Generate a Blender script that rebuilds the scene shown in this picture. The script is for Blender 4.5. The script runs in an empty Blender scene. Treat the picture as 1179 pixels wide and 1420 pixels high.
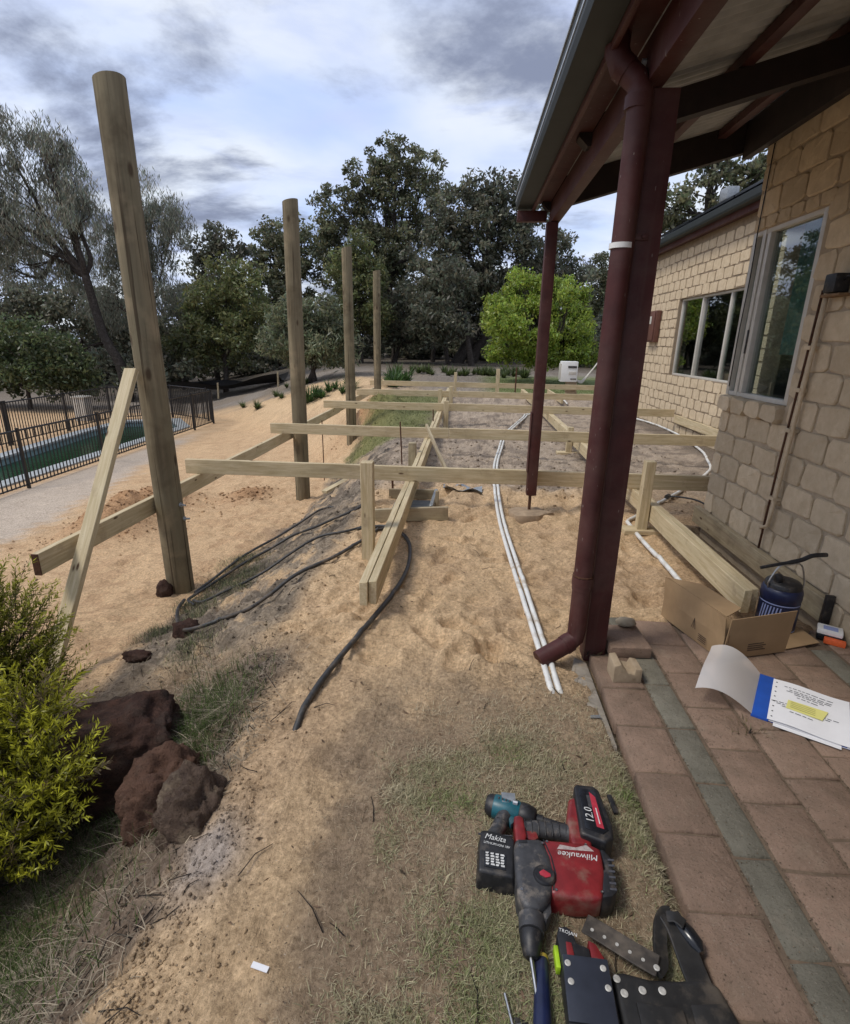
import bpy, bmesh, math, random
import numpy as np
from mathutils import Vector, Matrix

R = math.radians
rng = np.random.default_rng(7)
random.seed(7)
scn = bpy.context.scene
C = scn.collection

# ------------------------------------------------------------------ camera
CAM_Z = 1.5
PITCH, YAW, ROLL = R(17.65), R(4.1), R(1.0)
fwd = Vector((-math.sin(YAW)*math.cos(PITCH), math.cos(YAW)*math.cos(PITCH), -math.sin(PITCH)))
rt0 = Vector((math.cos(YAW), math.sin(YAW), 0))
up0 = rt0.cross(fwd)
rt = rt0*math.cos(ROLL) + up0*math.sin(ROLL)
up = up0*math.cos(ROLL) - rt0*math.sin(ROLL)
cam = bpy.data.cameras.new('camera')
cam.sensor_fit = 'HORIZONTAL'; cam.sensor_width = 36.0; cam.lens = 745.0/1179.0*36.0
cam.clip_start = 0.05; cam.clip_end = 2000
camo = bpy.data.objects.new('camera', cam); C.objects.link(camo)
camo.matrix_world = Matrix(((rt.x, up.x, -fwd.x, 0), (rt.y, up.y, -fwd.y, 0), (rt.z, up.z, -fwd.z, CAM_Z), (0, 0, 0, 1)))
scn.camera = camo

# ------------------------------------------------------------------ sky, sun, exposure
SUN_EL, SUN_AZ = R(56), R(250)          # azimuth measured clockwise from +Y: the light comes from the pool side, a little behind
w = bpy.data.worlds.new('World'); scn.world = w; w.use_nodes = True
nt = w.node_tree; N = nt.nodes; L = nt.links
for n in list(N): N.remove(n)
def wn(t, **k):
    n = N.new(t)
    for a, b in k.items(): setattr(n, a, b)
    return n
sky = wn('ShaderNodeTexSky', sky_type='NISHITA', sun_disc=False)
sky.sun_elevation = SUN_EL; sky.sun_rotation = SUN_AZ; sky.air_density = 1.0; sky.dust_density = 1.5; sky.ozone_density = 1.0
tc = wn('ShaderNodeTexCoord'); sep = wn('ShaderNodeSeparateXYZ'); L.new(tc.outputs['Generated'], sep.inputs[0])
mx = wn('ShaderNodeMath', operation='MAXIMUM'); L.new(sep.outputs[2], mx.inputs[0]); mx.inputs[1].default_value = 0.0
ad = wn('ShaderNodeMath', operation='ADD'); L.new(mx.outputs[0], ad.inputs[0]); ad.inputs[1].default_value = 0.20
dx = wn('ShaderNodeMath', operation='DIVIDE'); L.new(sep.outputs[0], dx.inputs[0]); L.new(ad.outputs[0], dx.inputs[1])
dy = wn('ShaderNodeMath', operation='DIVIDE'); L.new(sep.outputs[1], dy.inputs[0]); L.new(ad.outputs[0], dy.inputs[1])
cmb = wn('ShaderNodeCombineXYZ'); L.new(dx.outputs[0], cmb.inputs[0]); L.new(dy.outputs[0], cmb.inputs[1])
def cloud(scale, off, lo, hi, detail=7, rough=.55, dist=.35):
    mp = wn('ShaderNodeMapping'); mp.inputs['Location'].default_value = off; mp.inputs['Scale'].default_value = (1.0, 1.35, 1)
    L.new(cmb.outputs[0], mp.inputs[0])
    ns = wn('ShaderNodeTexNoise'); ns.inputs['Scale'].default_value = scale; ns.inputs['Detail'].default_value = detail
    ns.inputs['Roughness'].default_value = rough; ns.inputs['Distortion'].default_value = dist
    L.new(mp.outputs[0], ns.inputs['Vector'])
    mr = wn('ShaderNodeMapRange', interpolation_type='SMOOTHSTEP'); mr.inputs[1].default_value = lo; mr.inputs[2].default_value = hi
    L.new(ns.outputs[0], mr.inputs[0]); return mr.outputs[0]
def wn_val(v):
    n = wn('ShaderNodeValue'); n.outputs[0].default_value = v; return n.outputs[0]
def mixc(fac, a, b):
    m = wn('ShaderNodeMix', data_type='RGBA'); L.new(fac, m.inputs[0])
    for s, v in ((m.inputs[6], a), (m.inputs[7], b)):
        if isinstance(v, tuple): s.default_value = (*v, 1)
        else: L.new(v, s)
    return m.outputs[2]
veil = cloud(.9, (3.1, .4, 0), .30, .62, 5, .5, .25)
dark = cloud(.85, (3.62, 7.2, 0), .48, .615, 9, .60, .2)
thin = cloud(2.4, (1.3, 5.2, 0), .45, .72, 7, .55, .4)
c1 = mixc(veil, (4.3, 5.4, 8.4), (7.4, 7.7, 8.2))
c1 = mixc(wn_val(.25), c1, sky.outputs[0])
c2 = mixc(thin, c1, (4.2, 4.9, 7.0))
c3 = mixc(dark, c2, (1.85, 2.15, 3.05))
bg = wn('ShaderNodeBackground'); bg.inputs[1].default_value = 0.1; L.new(c3, bg.inputs[0])
wo = wn('ShaderNodeOutputWorld'); L.new(bg.outputs[0], wo.inputs[0])
sl = bpy.data.lights.new('sun', 'SUN'); sl.energy = 1.5; sl.angle = R(14); sl.color = (1, .95, .87)
so = bpy.data.objects.new('sun', sl); C.objects.link(so)
sdir = Vector((math.sin(SUN_AZ)*math.cos(SUN_EL), math.cos(SUN_AZ)*math.cos(SUN_EL), math.sin(SUN_EL)))
so.rotation_euler = sdir.to_track_quat('Z', 'Y').to_euler()
so.location = (0, 0, 30)
vs = scn.view_settings; vs.view_transform = 'Standard'; vs.look = 'None'; vs.gamma = 1; vs.exposure = 0.50; vs.use_curve_mapping = False
scn.render.engine = 'CYCLES'; scn.cycles.max_bounces = 6; scn.cycles.transparent_max_bounces = 8

# ------------------------------------------------------------------ helpers: noise
def _hash(ix, iy, seed):
    h = (ix.astype(np.int64)*374761393 + iy.astype(np.int64)*668265263 + seed*974711) & 0xffffffff
    h = ((h ^ (h >> 13))*1274126177) & 0xffffffff
    return ((h ^ (h >> 16)) & 0xffff)/65535.0
def vnoise(x, y, seed=0):
    x = np.asarray(x, float); y = np.asarray(y, float)
    ix, iy = np.floor(x), np.floor(y); fx, fy = x-ix, y-iy
    fx = fx*fx*fx*(fx*(fx*6-15)+10); fy = fy*fy*fy*(fy*(fy*6-15)+10)
    a = _hash(ix, iy, seed); b = _hash(ix+1, iy, seed); c = _hash(ix, iy+1, seed); d = _hash(ix+1, iy+1, seed)
    return (a*(1-fx)+b*fx)*(1-fy)+(c*(1-fx)+d*fx)*fy
def fbm(x, y, f=1.0, oct=4, seed=0, gain=.5):
    s = 0; a = 1; t = 0
    for k in range(oct):
        s = s + a*vnoise(np.asarray(x)*f+k*17.3, np.asarray(y)*f-k*9.1, seed+k); t += a; a *= gain; f *= 2.03
    return s/t
def sst(x, a, b):
    t = np.clip((np.asarray(x, float)-a)/(b-a), 0, 1); return t*t*(3-2*t)

# ------------------------------------------------------------------ helpers: materials
MATS = {}
class NT:
    def __init__(s, name):
        s.m = bpy.data.materials.new(name); s.m.use_nodes = True; s.t = s.m.node_tree
        s.b = s.t.nodes['Principled BSDF']; s.out = s.t.nodes['Material Output']; MATS[name] = s.m
    def n(s, t, ins=None, **k):
        n = s.t.nodes.new(t)
        for a, b in k.items(): setattr(n, a, b)
        for a, b in (ins or {}).items():
            if hasattr(b, 'is_output'): s.t.links.new(b, n.inputs[a])
            else: n.inputs[a].default_value = b
        return n
    def l(s, a, b): s.t.links.new(a, b)
    def coord(s, kind='Object', scale=(1, 1, 1)):
        tc = s.n('ShaderNodeTexCoord'); mp = s.n('ShaderNodeMapping'); mp.inputs['Scale'].default_value = scale
        s.l(tc.outputs[kind], mp.inputs[0]); return mp.outputs[0]
    def noise(s, vec, scale, detail=4, rough=.55, dist=0):
        n = s.n('ShaderNodeTexNoise', {'Vector': vec, 'Scale': scale, 'Detail': detail, 'Roughness': rough, 'Distortion': dist}); return n.outputs[0]
    def rng(s, v, a, b, c=0, d=1):
        n = s.n('ShaderNodeMapRange', {0: v, 1: a, 2: b, 3: c, 4: d}); return n.outputs[0]
    def mix(s, f, a, b, mode='MIX'):
        n = s.n('ShaderNodeMix', data_type='RGBA', blend_type=mode)
        for i, v in ((0, f), (6, a), (7, b)):
            if hasattr(v, 'is_output'): s.l(v, n.inputs[i])
            else: n.inputs[i].default_value = v if i == 0 else (*v, 1)
        return n.outputs[2]
    def bump(s, h, dist=.01, strength=.6):
        n = s.n('ShaderNodeBump', {'Height': h, 'Distance': dist, 'Strength': strength}); s.l(n.outputs[0], s.b.inputs['Normal']); return n
    def col(s, c):
        if hasattr(c, 'is_output'): s.l(c, s.b.inputs['Base Color'])
        else: s.b.inputs['Base Color'].default_value = (*c, 1)
    def set(s, rough=None, metal=None, spec=None):
        if rough is not None: s.b.inputs['Roughness'].default_value = rough
        if metal is not None: s.b.inputs['Metallic'].default_value = metal
        if spec is not None: s.b.inputs['Specular IOR Level'].default_value = spec

def mat_plain(name, c, rough=.6, metal=0, var=.25, scale=30, bump=.0, spec=.5, dirt=None, dirt_amt=.4):
    t = NT(name); v = t.coord()
    n = t.noise(v, scale, 5)
    f = t.rng(n, .3, .7)
    col = t.mix(f, tuple(x*(1-var) for x in c), tuple(min(1, x*(1+var)) for x in c))
    if dirt:
        d = t.rng(t.noise(v, scale*.35, 6, .65), .52, .68, 0, dirt_amt); col = t.mix(d, col, dirt)
    t.col(col); t.set(rough, metal, spec)
    if bump: t.bump(n, bump, .5)
    return t.m

def mat_pine(name, light, darkc, knots=True, wear=.0):
    t = NT(name)
    tc = t.n('ShaderNodeTexCoord'); oi = t.n('ShaderNodeObjectInfo')
    addv = t.n('ShaderNodeVectorMath', operation='ADD'); t.l(tc.outputs['Object'], addv.inputs[0])
    cm = t.n('ShaderNodeCombineXYZ'); mu = t.n('ShaderNodeMath', {1: 37.0}, operation='MULTIPLY'); t.l(oi.outputs['Random'], mu.inputs[0]); t.l(mu.outputs[0], cm.inputs[0]); t.l(mu.outputs[0], cm.inputs[1])
    t.l(cm.outputs[0], addv.inputs[1])
    mp = t.n('ShaderNodeMapping', {'Scale': (1.6, 26, 26)}); t.l(addv.outputs[0], mp.inputs[0])
    g = t.noise(mp.outputs[0], 2.2, 6, .6, .5)
    mp2 = t.n('ShaderNodeMapping', {'Scale': (.8, 7, 7)}); t.l(addv.outputs[0], mp2.inputs[0])
    g2 = t.noise(mp2.outputs[0], 1.5, 3, .5, .3)
    col = t.mix(t.rng(g, .32, .68), darkc, light)
    col = t.mix(t.rng(g2, .35, .7, 0, .45), col, tuple(a*.9+b*.1 for a, b in zip((.48, .43, .27), light)))
    if knots:
        mp3 = t.n('ShaderNodeMapping', {'Scale': (3.2, 9, 9)}); t.l(addv.outputs[0], mp3.inputs[0])
        vo = t.n('ShaderNodeTexVoronoi', {'Vector': mp3.outputs[0], 'Scale': 1.0, 'Randomness': 1.0})
        k = t.rng(vo.outputs['Distance'], .05, .11, 1, 0); col = t.mix(k, col, (.09, .045, .02))
    mps = t.n('ShaderNodeMapping', {'Scale': (1.2, 4, 4)}); t.l(addv.outputs[0], mps.inputs[0]); sn = t.rng(t.noise(mps.outputs[0], 1.6, 6, .65, .4), .50, .72, 0, .5); col = t.mix(sn, col, tuple(x*.62 for x in darkc))
    ds = t.rng(t.noise(addv.outputs[0], 7, 6, .7), .58, .68, 0, .5); col = t.mix(ds, col, (.33, .25, .16))
    if wear:
        wv = t.rng(t.noise(addv.outputs[0], 6, 6, .7), .48, .66, 0, wear); col = t.mix(wv, col, (.07, .05, .03))
    pn = t.noise(tc.outputs['Object'], 90, 3); col = t.mix(t.rng(pn, .62, .72, 0, .35), col, tuple(x*.45 for x in darkc))
    t.col(col); t.set(.72, 0, .3); t.bump(g, .002, .5)
    return t.m

PINE = mat_pine('treated_pine', (.66, .545, .36), (.43, .325, .175))
PINE_OLD = mat_pine('weathered_pine', (.45, .37, .25), (.27, .205, .125), wear=.3)
POLE = None
def mk_pole():
    t = NT('treated_pole'); tc = t.n('ShaderNodeTexCoord'); oi = t.n('ShaderNodeObjectInfo')
    cm = t.n('ShaderNodeCombineXYZ'); mu = t.n('ShaderNodeMath', {1: 23.0}, operation='MULTIPLY'); t.l(oi.outputs['Random'], mu.inputs[0]); t.l(mu.outputs[0], cm.inputs[2])
    av = t.n('ShaderNodeVectorMath', operation='ADD'); t.l(tc.outputs['Object'], av.inputs[0]); t.l(cm.outputs[0], av.inputs[1])
    mp = t.n('ShaderNodeMapping', {'Scale': (16, 16, .9)}); t.l(av.outputs[0], mp.inputs[0]); g = t.noise(mp.outputs[0], 1.6, 7, .62, .5)
    mp2 = t.n('ShaderNodeMapping', {'Scale': (4, 4, .7)}); t.l(av.outputs[0], mp2.inputs[0]); g2 = t.noise(mp2.outputs[0], 1.3, 4, .55, .6)
    col = t.mix(t.rng(g, .3, .7), (.115, .092, .058), (.265, .215, .135))
    col = t.mix(t.rng(g2, .40, .60, .0, .6), col, (.19, .165, .105)); gd = t.noise(av.outputs[0], 2.3, 5, .6, .4); col = t.mix(t.rng(gd, .52, .68, 0, .55), col, (.085, .062, .036)); gl_ = t.noise(av.outputs[0], 3.7, 4, .6, .2); col = t.mix(t.rng(gl_, .56, .7, 0, .45), col, (.34, .265, .165))
    mp3 = t.n('ShaderNodeMapping', {'Scale': (34, 34, .55)}); t.l(av.outputs[0], mp3.inputs[0]); g3 = t.noise(mp3.outputs[0], 1.0, 3, .5, .2)
    col = t.mix(t.rng(g3, .58, .66, 0, .8), col, (.045, .03, .018))
    vo = t.n('ShaderNodeTexVoronoi', {'Scale': 1.0}); mp4 = t.n('ShaderNodeMapping', {'Scale': (6, 6, 2.6)}); t.l(av.outputs[0], mp4.inputs[0]); t.l(mp4.outputs[0], vo.inputs['Vector'])
    col = t.mix(t.rng(vo.outputs['Distance'], .08, .16, .8, 0), col, (.05, .03, .018))
    t.col(col); t.set(.85, 0, .2); t.bump(g, .006, .7); return t.m
POLE = mk_pole()

def mk_paint():
    t = NT('maroon_paint'); v = t.coord()
    n = t.noise(v, 9, 5); col = t.mix(t.rng(n, .3, .7), (.050, .013, .012), (.078, .021, .019))
    mp = t.n('ShaderNodeMapping', {'Scale': (1, 1, .25)}); t.l(v, mp.inputs[0])
    ch = t.rng(t.noise(mp.outputs[0], 60, 3, .5), .70, .74, 0, .8); col = t.mix(ch, col, (.30, .25, .22))
    du = t.rng(t.noise(v, 3.3, 7, .68), .42, .72, 0, .38); col = t.mix(du, col, (.15, .095, .08)); mp2 = t.n('ShaderNodeMapping', {'Scale': (22, 22, 1.2)}); t.l(v, mp2.inputs[0]); rn = t.rng(t.noise(mp2.outputs[0], 1, 5, .6), .54, .7, 0, .4); col = t.mix(rn, col, (.10, .055, .045))
    t.col(col); t.set(.55, 0, .35); t.bump(t.noise(v, 40, 3), .001, .3); return t.m
PAINT = mk_paint()
GUTTER = mat_plain('grey_green_steel', (.013, .017, .015), .6, 0, .2, 12)
SHEET = mat_plain('galvanised_sheet', (.40, .41, .41), .6, .1, .18, 8, dirt=(.16, .14, .12))
BLACK = mat_plain('black_plastic', (.014, .014, .016), .5, 0, .3, 60, .0004, dirt=(.17, .14, .11), dirt_amt=.4)
GREYP = mat_plain('grey_plastic', (.045, .045, .048), .5, 0, .3, 50, .0004, dirt=(.26, .22, .18), dirt_amt=.75)
RED = mat_plain('red_plastic', (.20, .016, .018), .42, 0, .25, 30, .0003, dirt=(.24, .15, .11), dirt_amt=.7)
TEAL = mat_plain('teal_plastic', (.010, .095, .125), .4, 0, .25, 40, .0003, dirt=(.12, .11, .09), dirt_amt=.35)
STEEL = mat_plain('bright_steel', (.5, .5, .5), .3, 1, .2, 40)
RIVET = mat_plain('dull_rivet', (.55, .53, .48), .5, .3, .2, 60)
RUST = mat_plain('rusty_steel', (.10, .045, .025), .8, .3, .4, 60, .001)
GALV = mat_plain('galvanised_steel', (.36, .38, .39), .45, .6, .25, 30)
LEATHER = mat_plain('black_leather', (.018, .017, .016), .55, 0, .4, 25, .002, dirt=(.15, .12, .09), dirt_amt=.5)
LEATHER2 = mat_plain('worn_brown_leather', (.046, .038, .031), .75, 0, .35, 35, .001, dirt=(.20, .16, .12), dirt_amt=.4)
SHINYBLK = mat_plain('shiny_black_plastic', (.012, .013, .016), .22, 0, .2, 30)
SLATE = mat_plain('blue_black_vinyl', (.028, .032, .045), .38, 0, .2, 20, .0006)
NAVY = mat_plain('navy_plastic', (.010, .016, .055), .38, 0, .25, 30, dirt=(.10, .09, .08), dirt_amt=.2)
WHITE = mat_plain('white_paint', (.78, .78, .76), .5, 0, .06, 10, dirt=(.5, .45, .36), dirt_amt=.15)
PVC = mat_plain('white_pvc', (.70, .70, .67), .45, 0, .08, 24, dirt=(.40, .31, .20), dirt_amt=.75)
POLY = mat_plain('black_poly_pipe', (.036, .035, .034), .5, 0, .3, 30, dirt=(.24, .18, .12), dirt_amt=.45)
YELLOW = mat_plain('yellow_band', (.42, .30, .05), .5)
LIME = mat_plain('lime_plastic', (.35, .55, .02), .5)
ORANGE = mat_plain('orange_card', (.70, .12, .03), .5)
CARD = mat_plain('cardboard', (.335, .225, .125), .85, 0, .10, 9, .0006, spec=.15, dirt=(.22, .14, .08), dirt_amt=.3)
CARDIN = mat_plain('cardboard_edge', (.20, .12, .06), .9, 0, .2, 40)
PAPER = mat_plain('white_paper', (.80, .80, .82), .75, 0, .03, 10, spec=.2)
NOTE = mat_plain('yellow_paper', (.74, .70, .24), .8, 0, .04, 10, spec=.2)
INK = mat_plain('dark_ink', (.06, .06, .07), .8, 0, .3, 80)
INKB = mat_plain('brown_ink', (.07, .045, .03), .9, 0, .3, 80)
INKW = mat_plain('white_ink', (.62, .62, .60), .6, 0, .2, 80, dirt=(.2, .18, .16), dirt_amt=.5)
INKR = mat_plain('red_ink', (.42, .03, .05), .5, 0, .2, 60)
BLUE = mat_plain('blue_plastic', (.015, .085, .42), .4, 0, .1, 20)
LABELB = mat_plain('pale_blue_label', (.30, .36, .62), .5, 0, .1, 30)
CONC = mat_plain('rough_concrete', (.30, .265, .22), .95, 0, .25, 22, .006, spec=.2, dirt=(.40, .28, .16), dirt_amt=.5)
FRAME = mat_plain('cream_aluminium', (.58, .55, .49), .4, .1, .06, 12, dirt=(.35, .28, .2), dirt_amt=.2)
METERB = mat_plain('brown_meter_paint', (.13, .055, .04), .5, 0, .15, 10)
FENCE = mat_plain('black_powdercoat', (.014, .013, .014), .4, .2, .2, 20)
COPING = mat_plain('pool_coping', (.36, .38, .38), .7, 0, .15, 5, .001)
LINER = mat_plain('pool_liner_blue', (.20, .29, .31), .5, 0, .2, 2)
TEALWALL = mat_plain('teal_blind', (.16, .30, .28), .8, 0, .1, 3)
DARKROOM = mat_plain('room_paint', (.16, .15, .13), .9, 0, .1, 3)
BRICKCOL = None
def mk_brick(name, a, b, dirt, grit=1.0):
    t = NT(name); v = t.coord(); oi = t.n('ShaderNodeObjectInfo')
    tc = t.n('ShaderNodeTexCoord')
    g = t.n('ShaderNodeNewGeometry'); n = t.noise(g.outputs['Position'], 14, 6, .6)
    col = t.mix(t.rng(n, .3, .7), a, b)
    rv = t.rng(oi.outputs['Random'], 0, 1, .84, 1.1); hs = t.n('ShaderNodeHueSaturation', {'Value': rv, 'Color': col}); col = hs.outputs[0]
    d = t.rng(t.noise(g.outputs['Position'], 5, 7, .68), .56, .72, 0, .5); col = t.mix(d, col, dirt)
    fl = t.rng(t.noise(g.outputs['Position'], 70, 3, .6), .68, .74, 0, .5); col = t.mix(fl, col, tuple(x*.45 for x in a))
    if grit > 1:
        s1 = t.rng(t.noise(g.outputs['Position'], 160, 2, .5), .62, .70, 0, .6); col = t.mix(s1, col, tuple(x*.38 for x in a)); s2 = t.rng(t.noise(g.outputs['Position'], 130, 2, .5), .66, .72, 0, .5); col = t.mix(s2, col, (.36, .30, .24))
    t.col(col); t.set(.92, 0, .2); t.bump(t.noise(g.outputs['Position'], 45, 8, .75), .009*grit, .9); return t.m
BRICK = mk_brick('limestone_brick', (.55, .435, .290), (.67, .545, .380), (.46, .35, .225))
MORTAR = mk_brick('bagged_mortar', (.42, .335, .235), (.53, .43, .31), (.31, .235, .16))
REDPAVE = mk_brick('red_paver', (.235, .165, .120), (.325, .222, .163), (.36, .285, .21), 1.5)
GREYPAVE = mk_brick('grey_paver', (.165, .152, .118), (.235, .218, .172), (.28, .235, .18), 1.5)
JOINT = mk_brick('sandy_joint', (.13, .095, .068), (.21, .155, .11), (.09, .066, .048))
PALEBRICK = mk_brick('broken_pale_brick', (.34, .26, .17), (.46, .36, .25), (.25, .17, .10))
STONE = mk_brick('round_stone', (.30, .255, .185), (.40, .34, .26), (.34, .26, .18))
def mk_rock(name, a, b, sp):
    t = NT(name); v = t.coord()
    n = t.noise(v, 14, 8, .7); vo = t.n('ShaderNodeTexVoronoi', {'Vector': v, 'Scale': 85.0})
    col = t.mix(t.rng(n, .35, .65), a, b); col = t.mix(t.rng(vo.outputs['Distance'], .0, .35, .7, 0), col, tuple(x*.4 for x in a))
    col = t.mix(t.rng(t.noise(v, 9, 6, .7), .5, .68, 0, .8), col, sp)
    t.col(col); t.set(.95, 0, .15); n9 = t.noise(v, 32, 8, .75); ad = t.n('ShaderNodeMath', {0: n9, 1: n}, operation='ADD'); t.bump(ad.outputs[0], .05, 1.0); return t.m
ROCKA = mk_rock('dark_laterite', (.055, .034, .029), (.135, .072, .052), (.12, .088, .07))
ROCKB = mk_rock('red_laterite', (.13, .072, .05), (.25, .14, .095), (.18, .12, .085))
ROCKC = mk_rock('pitted_laterite', (.11, .075, .058), (.22, .152, .11), (.42, .33, .225))

def mk_attr(name, rough=.9, trans=0.0, bump=None, spec=.2, hue=.0):
    t = NT(name); at = t.n('ShaderNodeAttribute', attribute_name='Col'); col = at.outputs['Color']
    g = t.n('ShaderNodeNewGeometry')
    if bump:
        P = g.outputs['Position']
        n1 = t.noise(P, 55, 9, .78); n2 = t.noise(P, 9, 7, .65); n4 = t.noise(P, 22, 8, .72, .6)
        mp = t.n('ShaderNodeMapping', {'Scale': (30, 7, 20), 'Rotation': (0, 0, .5)}); t.l(P, mp.inputs[0]); st = t.noise(mp.outputs[0], 1.0, 7, .7, .8)
        col = t.mix(t.rng(n1, .36, .64), t.mix(1.0, col, (.60, .58, .56), 'MULTIPLY'), t.mix(1.0, col, (1.32, 1.32, 1.32), 'MULTIPLY'))
        col = t.mix(t.rng(n4, .50, .66, 0, .45), col, t.mix(1.0, col, (.62, .60, .58), 'MULTIPLY'))
        col = t.mix(t.rng(st, .52, .66, 0, .38), col, t.mix(1.0, col, (.66, .63, .60), 'MULTIPLY'))
        col = t.mix(t.rng(n2, .55, .75, 0, .35), col, t.mix(1.0, col, (1.25, 1.24, 1.22), 'MULTIPLY'))
        sp = t.rng(t.noise(P, 150, 2, .5), .66, .72, 0, .85); col = t.mix(sp, col, (.055, .04, .03))
        sw = t.rng(t.noise(P, 120, 2, .5), .70, .75, 0, .6); col = t.mix(sw, col, (.55, .46, .36))
        a = t.n('ShaderNodeMath', {0: n1, 1: n4}, operation='ADD'); a2 = t.n('ShaderNodeMath', {0: a.outputs[0], 1: st}, operation='ADD'); t.bump(a2.outputs[0], .014, .85)
    elif hue:
        rv = t.rng(g.outputs['Random Per Island'], 0, 1, 1-hue, 1+hue); hs = t.n('ShaderNodeHueSaturation', {'Value': rv, 'Color': col}); col = hs.outputs[0]
    t.col(col); t.set(rough, 0, spec)
    if trans:
        tr = t.n('ShaderNodeBsdfTranslucent'); t.l(col, tr.inputs[0]); mx = t.n('ShaderNodeMixShader', {0: trans}); t.l(t.b.outputs[0], mx.inputs[1]); t.l(tr.outputs[0], mx.inputs[2]); t.l(mx.outputs[0], t.out.inputs[0])
    return t.m
GROUND = mk_attr('ground_soil', .95, 0, True, .1)
LEAF = mk_attr('foliage', .42, .50, None, .6, .45)
BLADE = mk_attr('grass_blades', .7, .25, None, .2, .25)
BARK = mk_rock('tree_bark', (.040, .033, .028), (.085, .071, .062), (.12, .105, .095))

def mk_glass(name, tint, refl):
    t = NT(name); gl = t.n('ShaderNodeBsdfGlossy', {'Color': (.9, .93, .95, 1), 'Roughness': .015}); tr = t.n('ShaderNodeBsdfTransparent', {'Color': (*tint, 1)})
    fr = t.n('ShaderNodeFresnel', {'IOR': 1.5}); f = t.rng(fr.outputs[0], 0, 1, refl, 1); ge = t.n('ShaderNodeNewGeometry'); inv = t.n('ShaderNodeMath', {0: 1.0, 1: ge.outputs['Backfacing']}, operation='SUBTRACT'); ff = t.n('ShaderNodeMath', {0: f, 1: inv.outputs[0]}, operation='MULTIPLY'); m = t.n('ShaderNodeMixShader', {0: ff.outputs[0]}); t.l(tr.outputs[0], m.inputs[1]); t.l(gl.outputs[0], m.inputs[2]); t.l(m.outputs[0], t.out.inputs[0]); return t.m
GLASS = mk_glass('window_glass', (.72, .78, .76), .16)
def mk_clear():
    t = NT('frosted_clear_plastic'); t.col((.80, .78, .77)); t.set(.35, 0, .5)
    tr = t.n('ShaderNodeBsdfTransparent', {'Color': (.95, .93, .92, 1)}); m = t.n('ShaderNodeMixShader', {0: .42}); t.l(t.b.outputs[0], m.inputs[1]); t.l(tr.outputs[0], m.inputs[2]); t.l(m.outputs[0], t.out.inputs[0]); return t.m
CLEAR = mk_clear()
def mk_water():
    t = NT('green_pool_water'); g = t.n('ShaderNodeNewGeometry'); n = t.noise(g.outputs['Position'], 5, 5, .6, .4)
    t.col(t.mix(t.rng(t.noise(g.outputs['Position'], .5, 3), .3, .7), (.006, .032, .010), (.012, .048, .016))); t.set(.12, 0, .12); t.bump(n, .03, .35); return t.m
WATER = mk_water()

# ------------------------------------------------------------------ helpers: meshes
def mesh_from(name, verts, faces, smooth=False):
    me = bpy.data.meshes.new(name); me.from_pydata([tuple(v) for v in verts], [], [tuple(f) for f in faces]); me.update()
    if smooth: me.polygons.foreach_set('use_smooth', [True]*len(me.polygons))
    return me
def fast_mesh(name, V, F, cols=None, smooth=False):
    """V (n,3), F (m,k) numpy with equal-sized faces"""
    me = bpy.data.meshes.new(name); V = np.asarray(V, np.float32); F = np.asarray(F, np.int32)
    me.vertices.add(len(V)); me.vertices.foreach_set('co', V.ravel())
    k = F.shape[1]; me.loops.add(F.size); me.loops.foreach_set('vertex_index', F.ravel())
    me.polygons.add(len(F)); me.polygons.foreach_set('loop_start', np.arange(0, F.size, k, dtype=np.int32))
    if smooth: me.polygons.foreach_set('use_smooth', np.ones(len(F), bool))
    me.update(calc_edges=True)
    if cols is not None:
        a = me.attributes.new('Col', 'FLOAT_COLOR', 'POINT'); c = np.ones((len(V), 4), np.float32); c[:, :3] = cols; a.data.foreach_set('color', c.ravel())
    return me
def put(name, me, mat=None, parent=None, loc=(0, 0, 0), rot=None, label=None, cat=None, group=None, kind=None):
    o = bpy.data.objects.new(name, me); C.objects.link(o)
    if me is not None and mat is not None:
        me.materials.clear()
        for m in (mat if isinstance(mat, (list, tuple)) else [mat]): me.materials.append(m)
    o.location = loc
    if rot is not None: o.rotation_euler = rot
    if parent is not None: o.parent = parent
    tag(o, label, cat, group, kind); return o
def tag(o, label=None, cat=None, group=None, kind=None):
    if label: o['label'] = label
    if cat: o['category'] = cat
    if group: o['group'] = group
    if kind: o['kind'] = kind
    return o
def thing(name, label, cat, loc=(0, 0, 0), rz=0, group=None):
    o = bpy.data.objects.new(name, None); o.empty_display_size = .1; C.objects.link(o); o.location = loc; o.rotation_euler = (0, 0, rz)
    return tag(o, label, cat, group)

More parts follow.
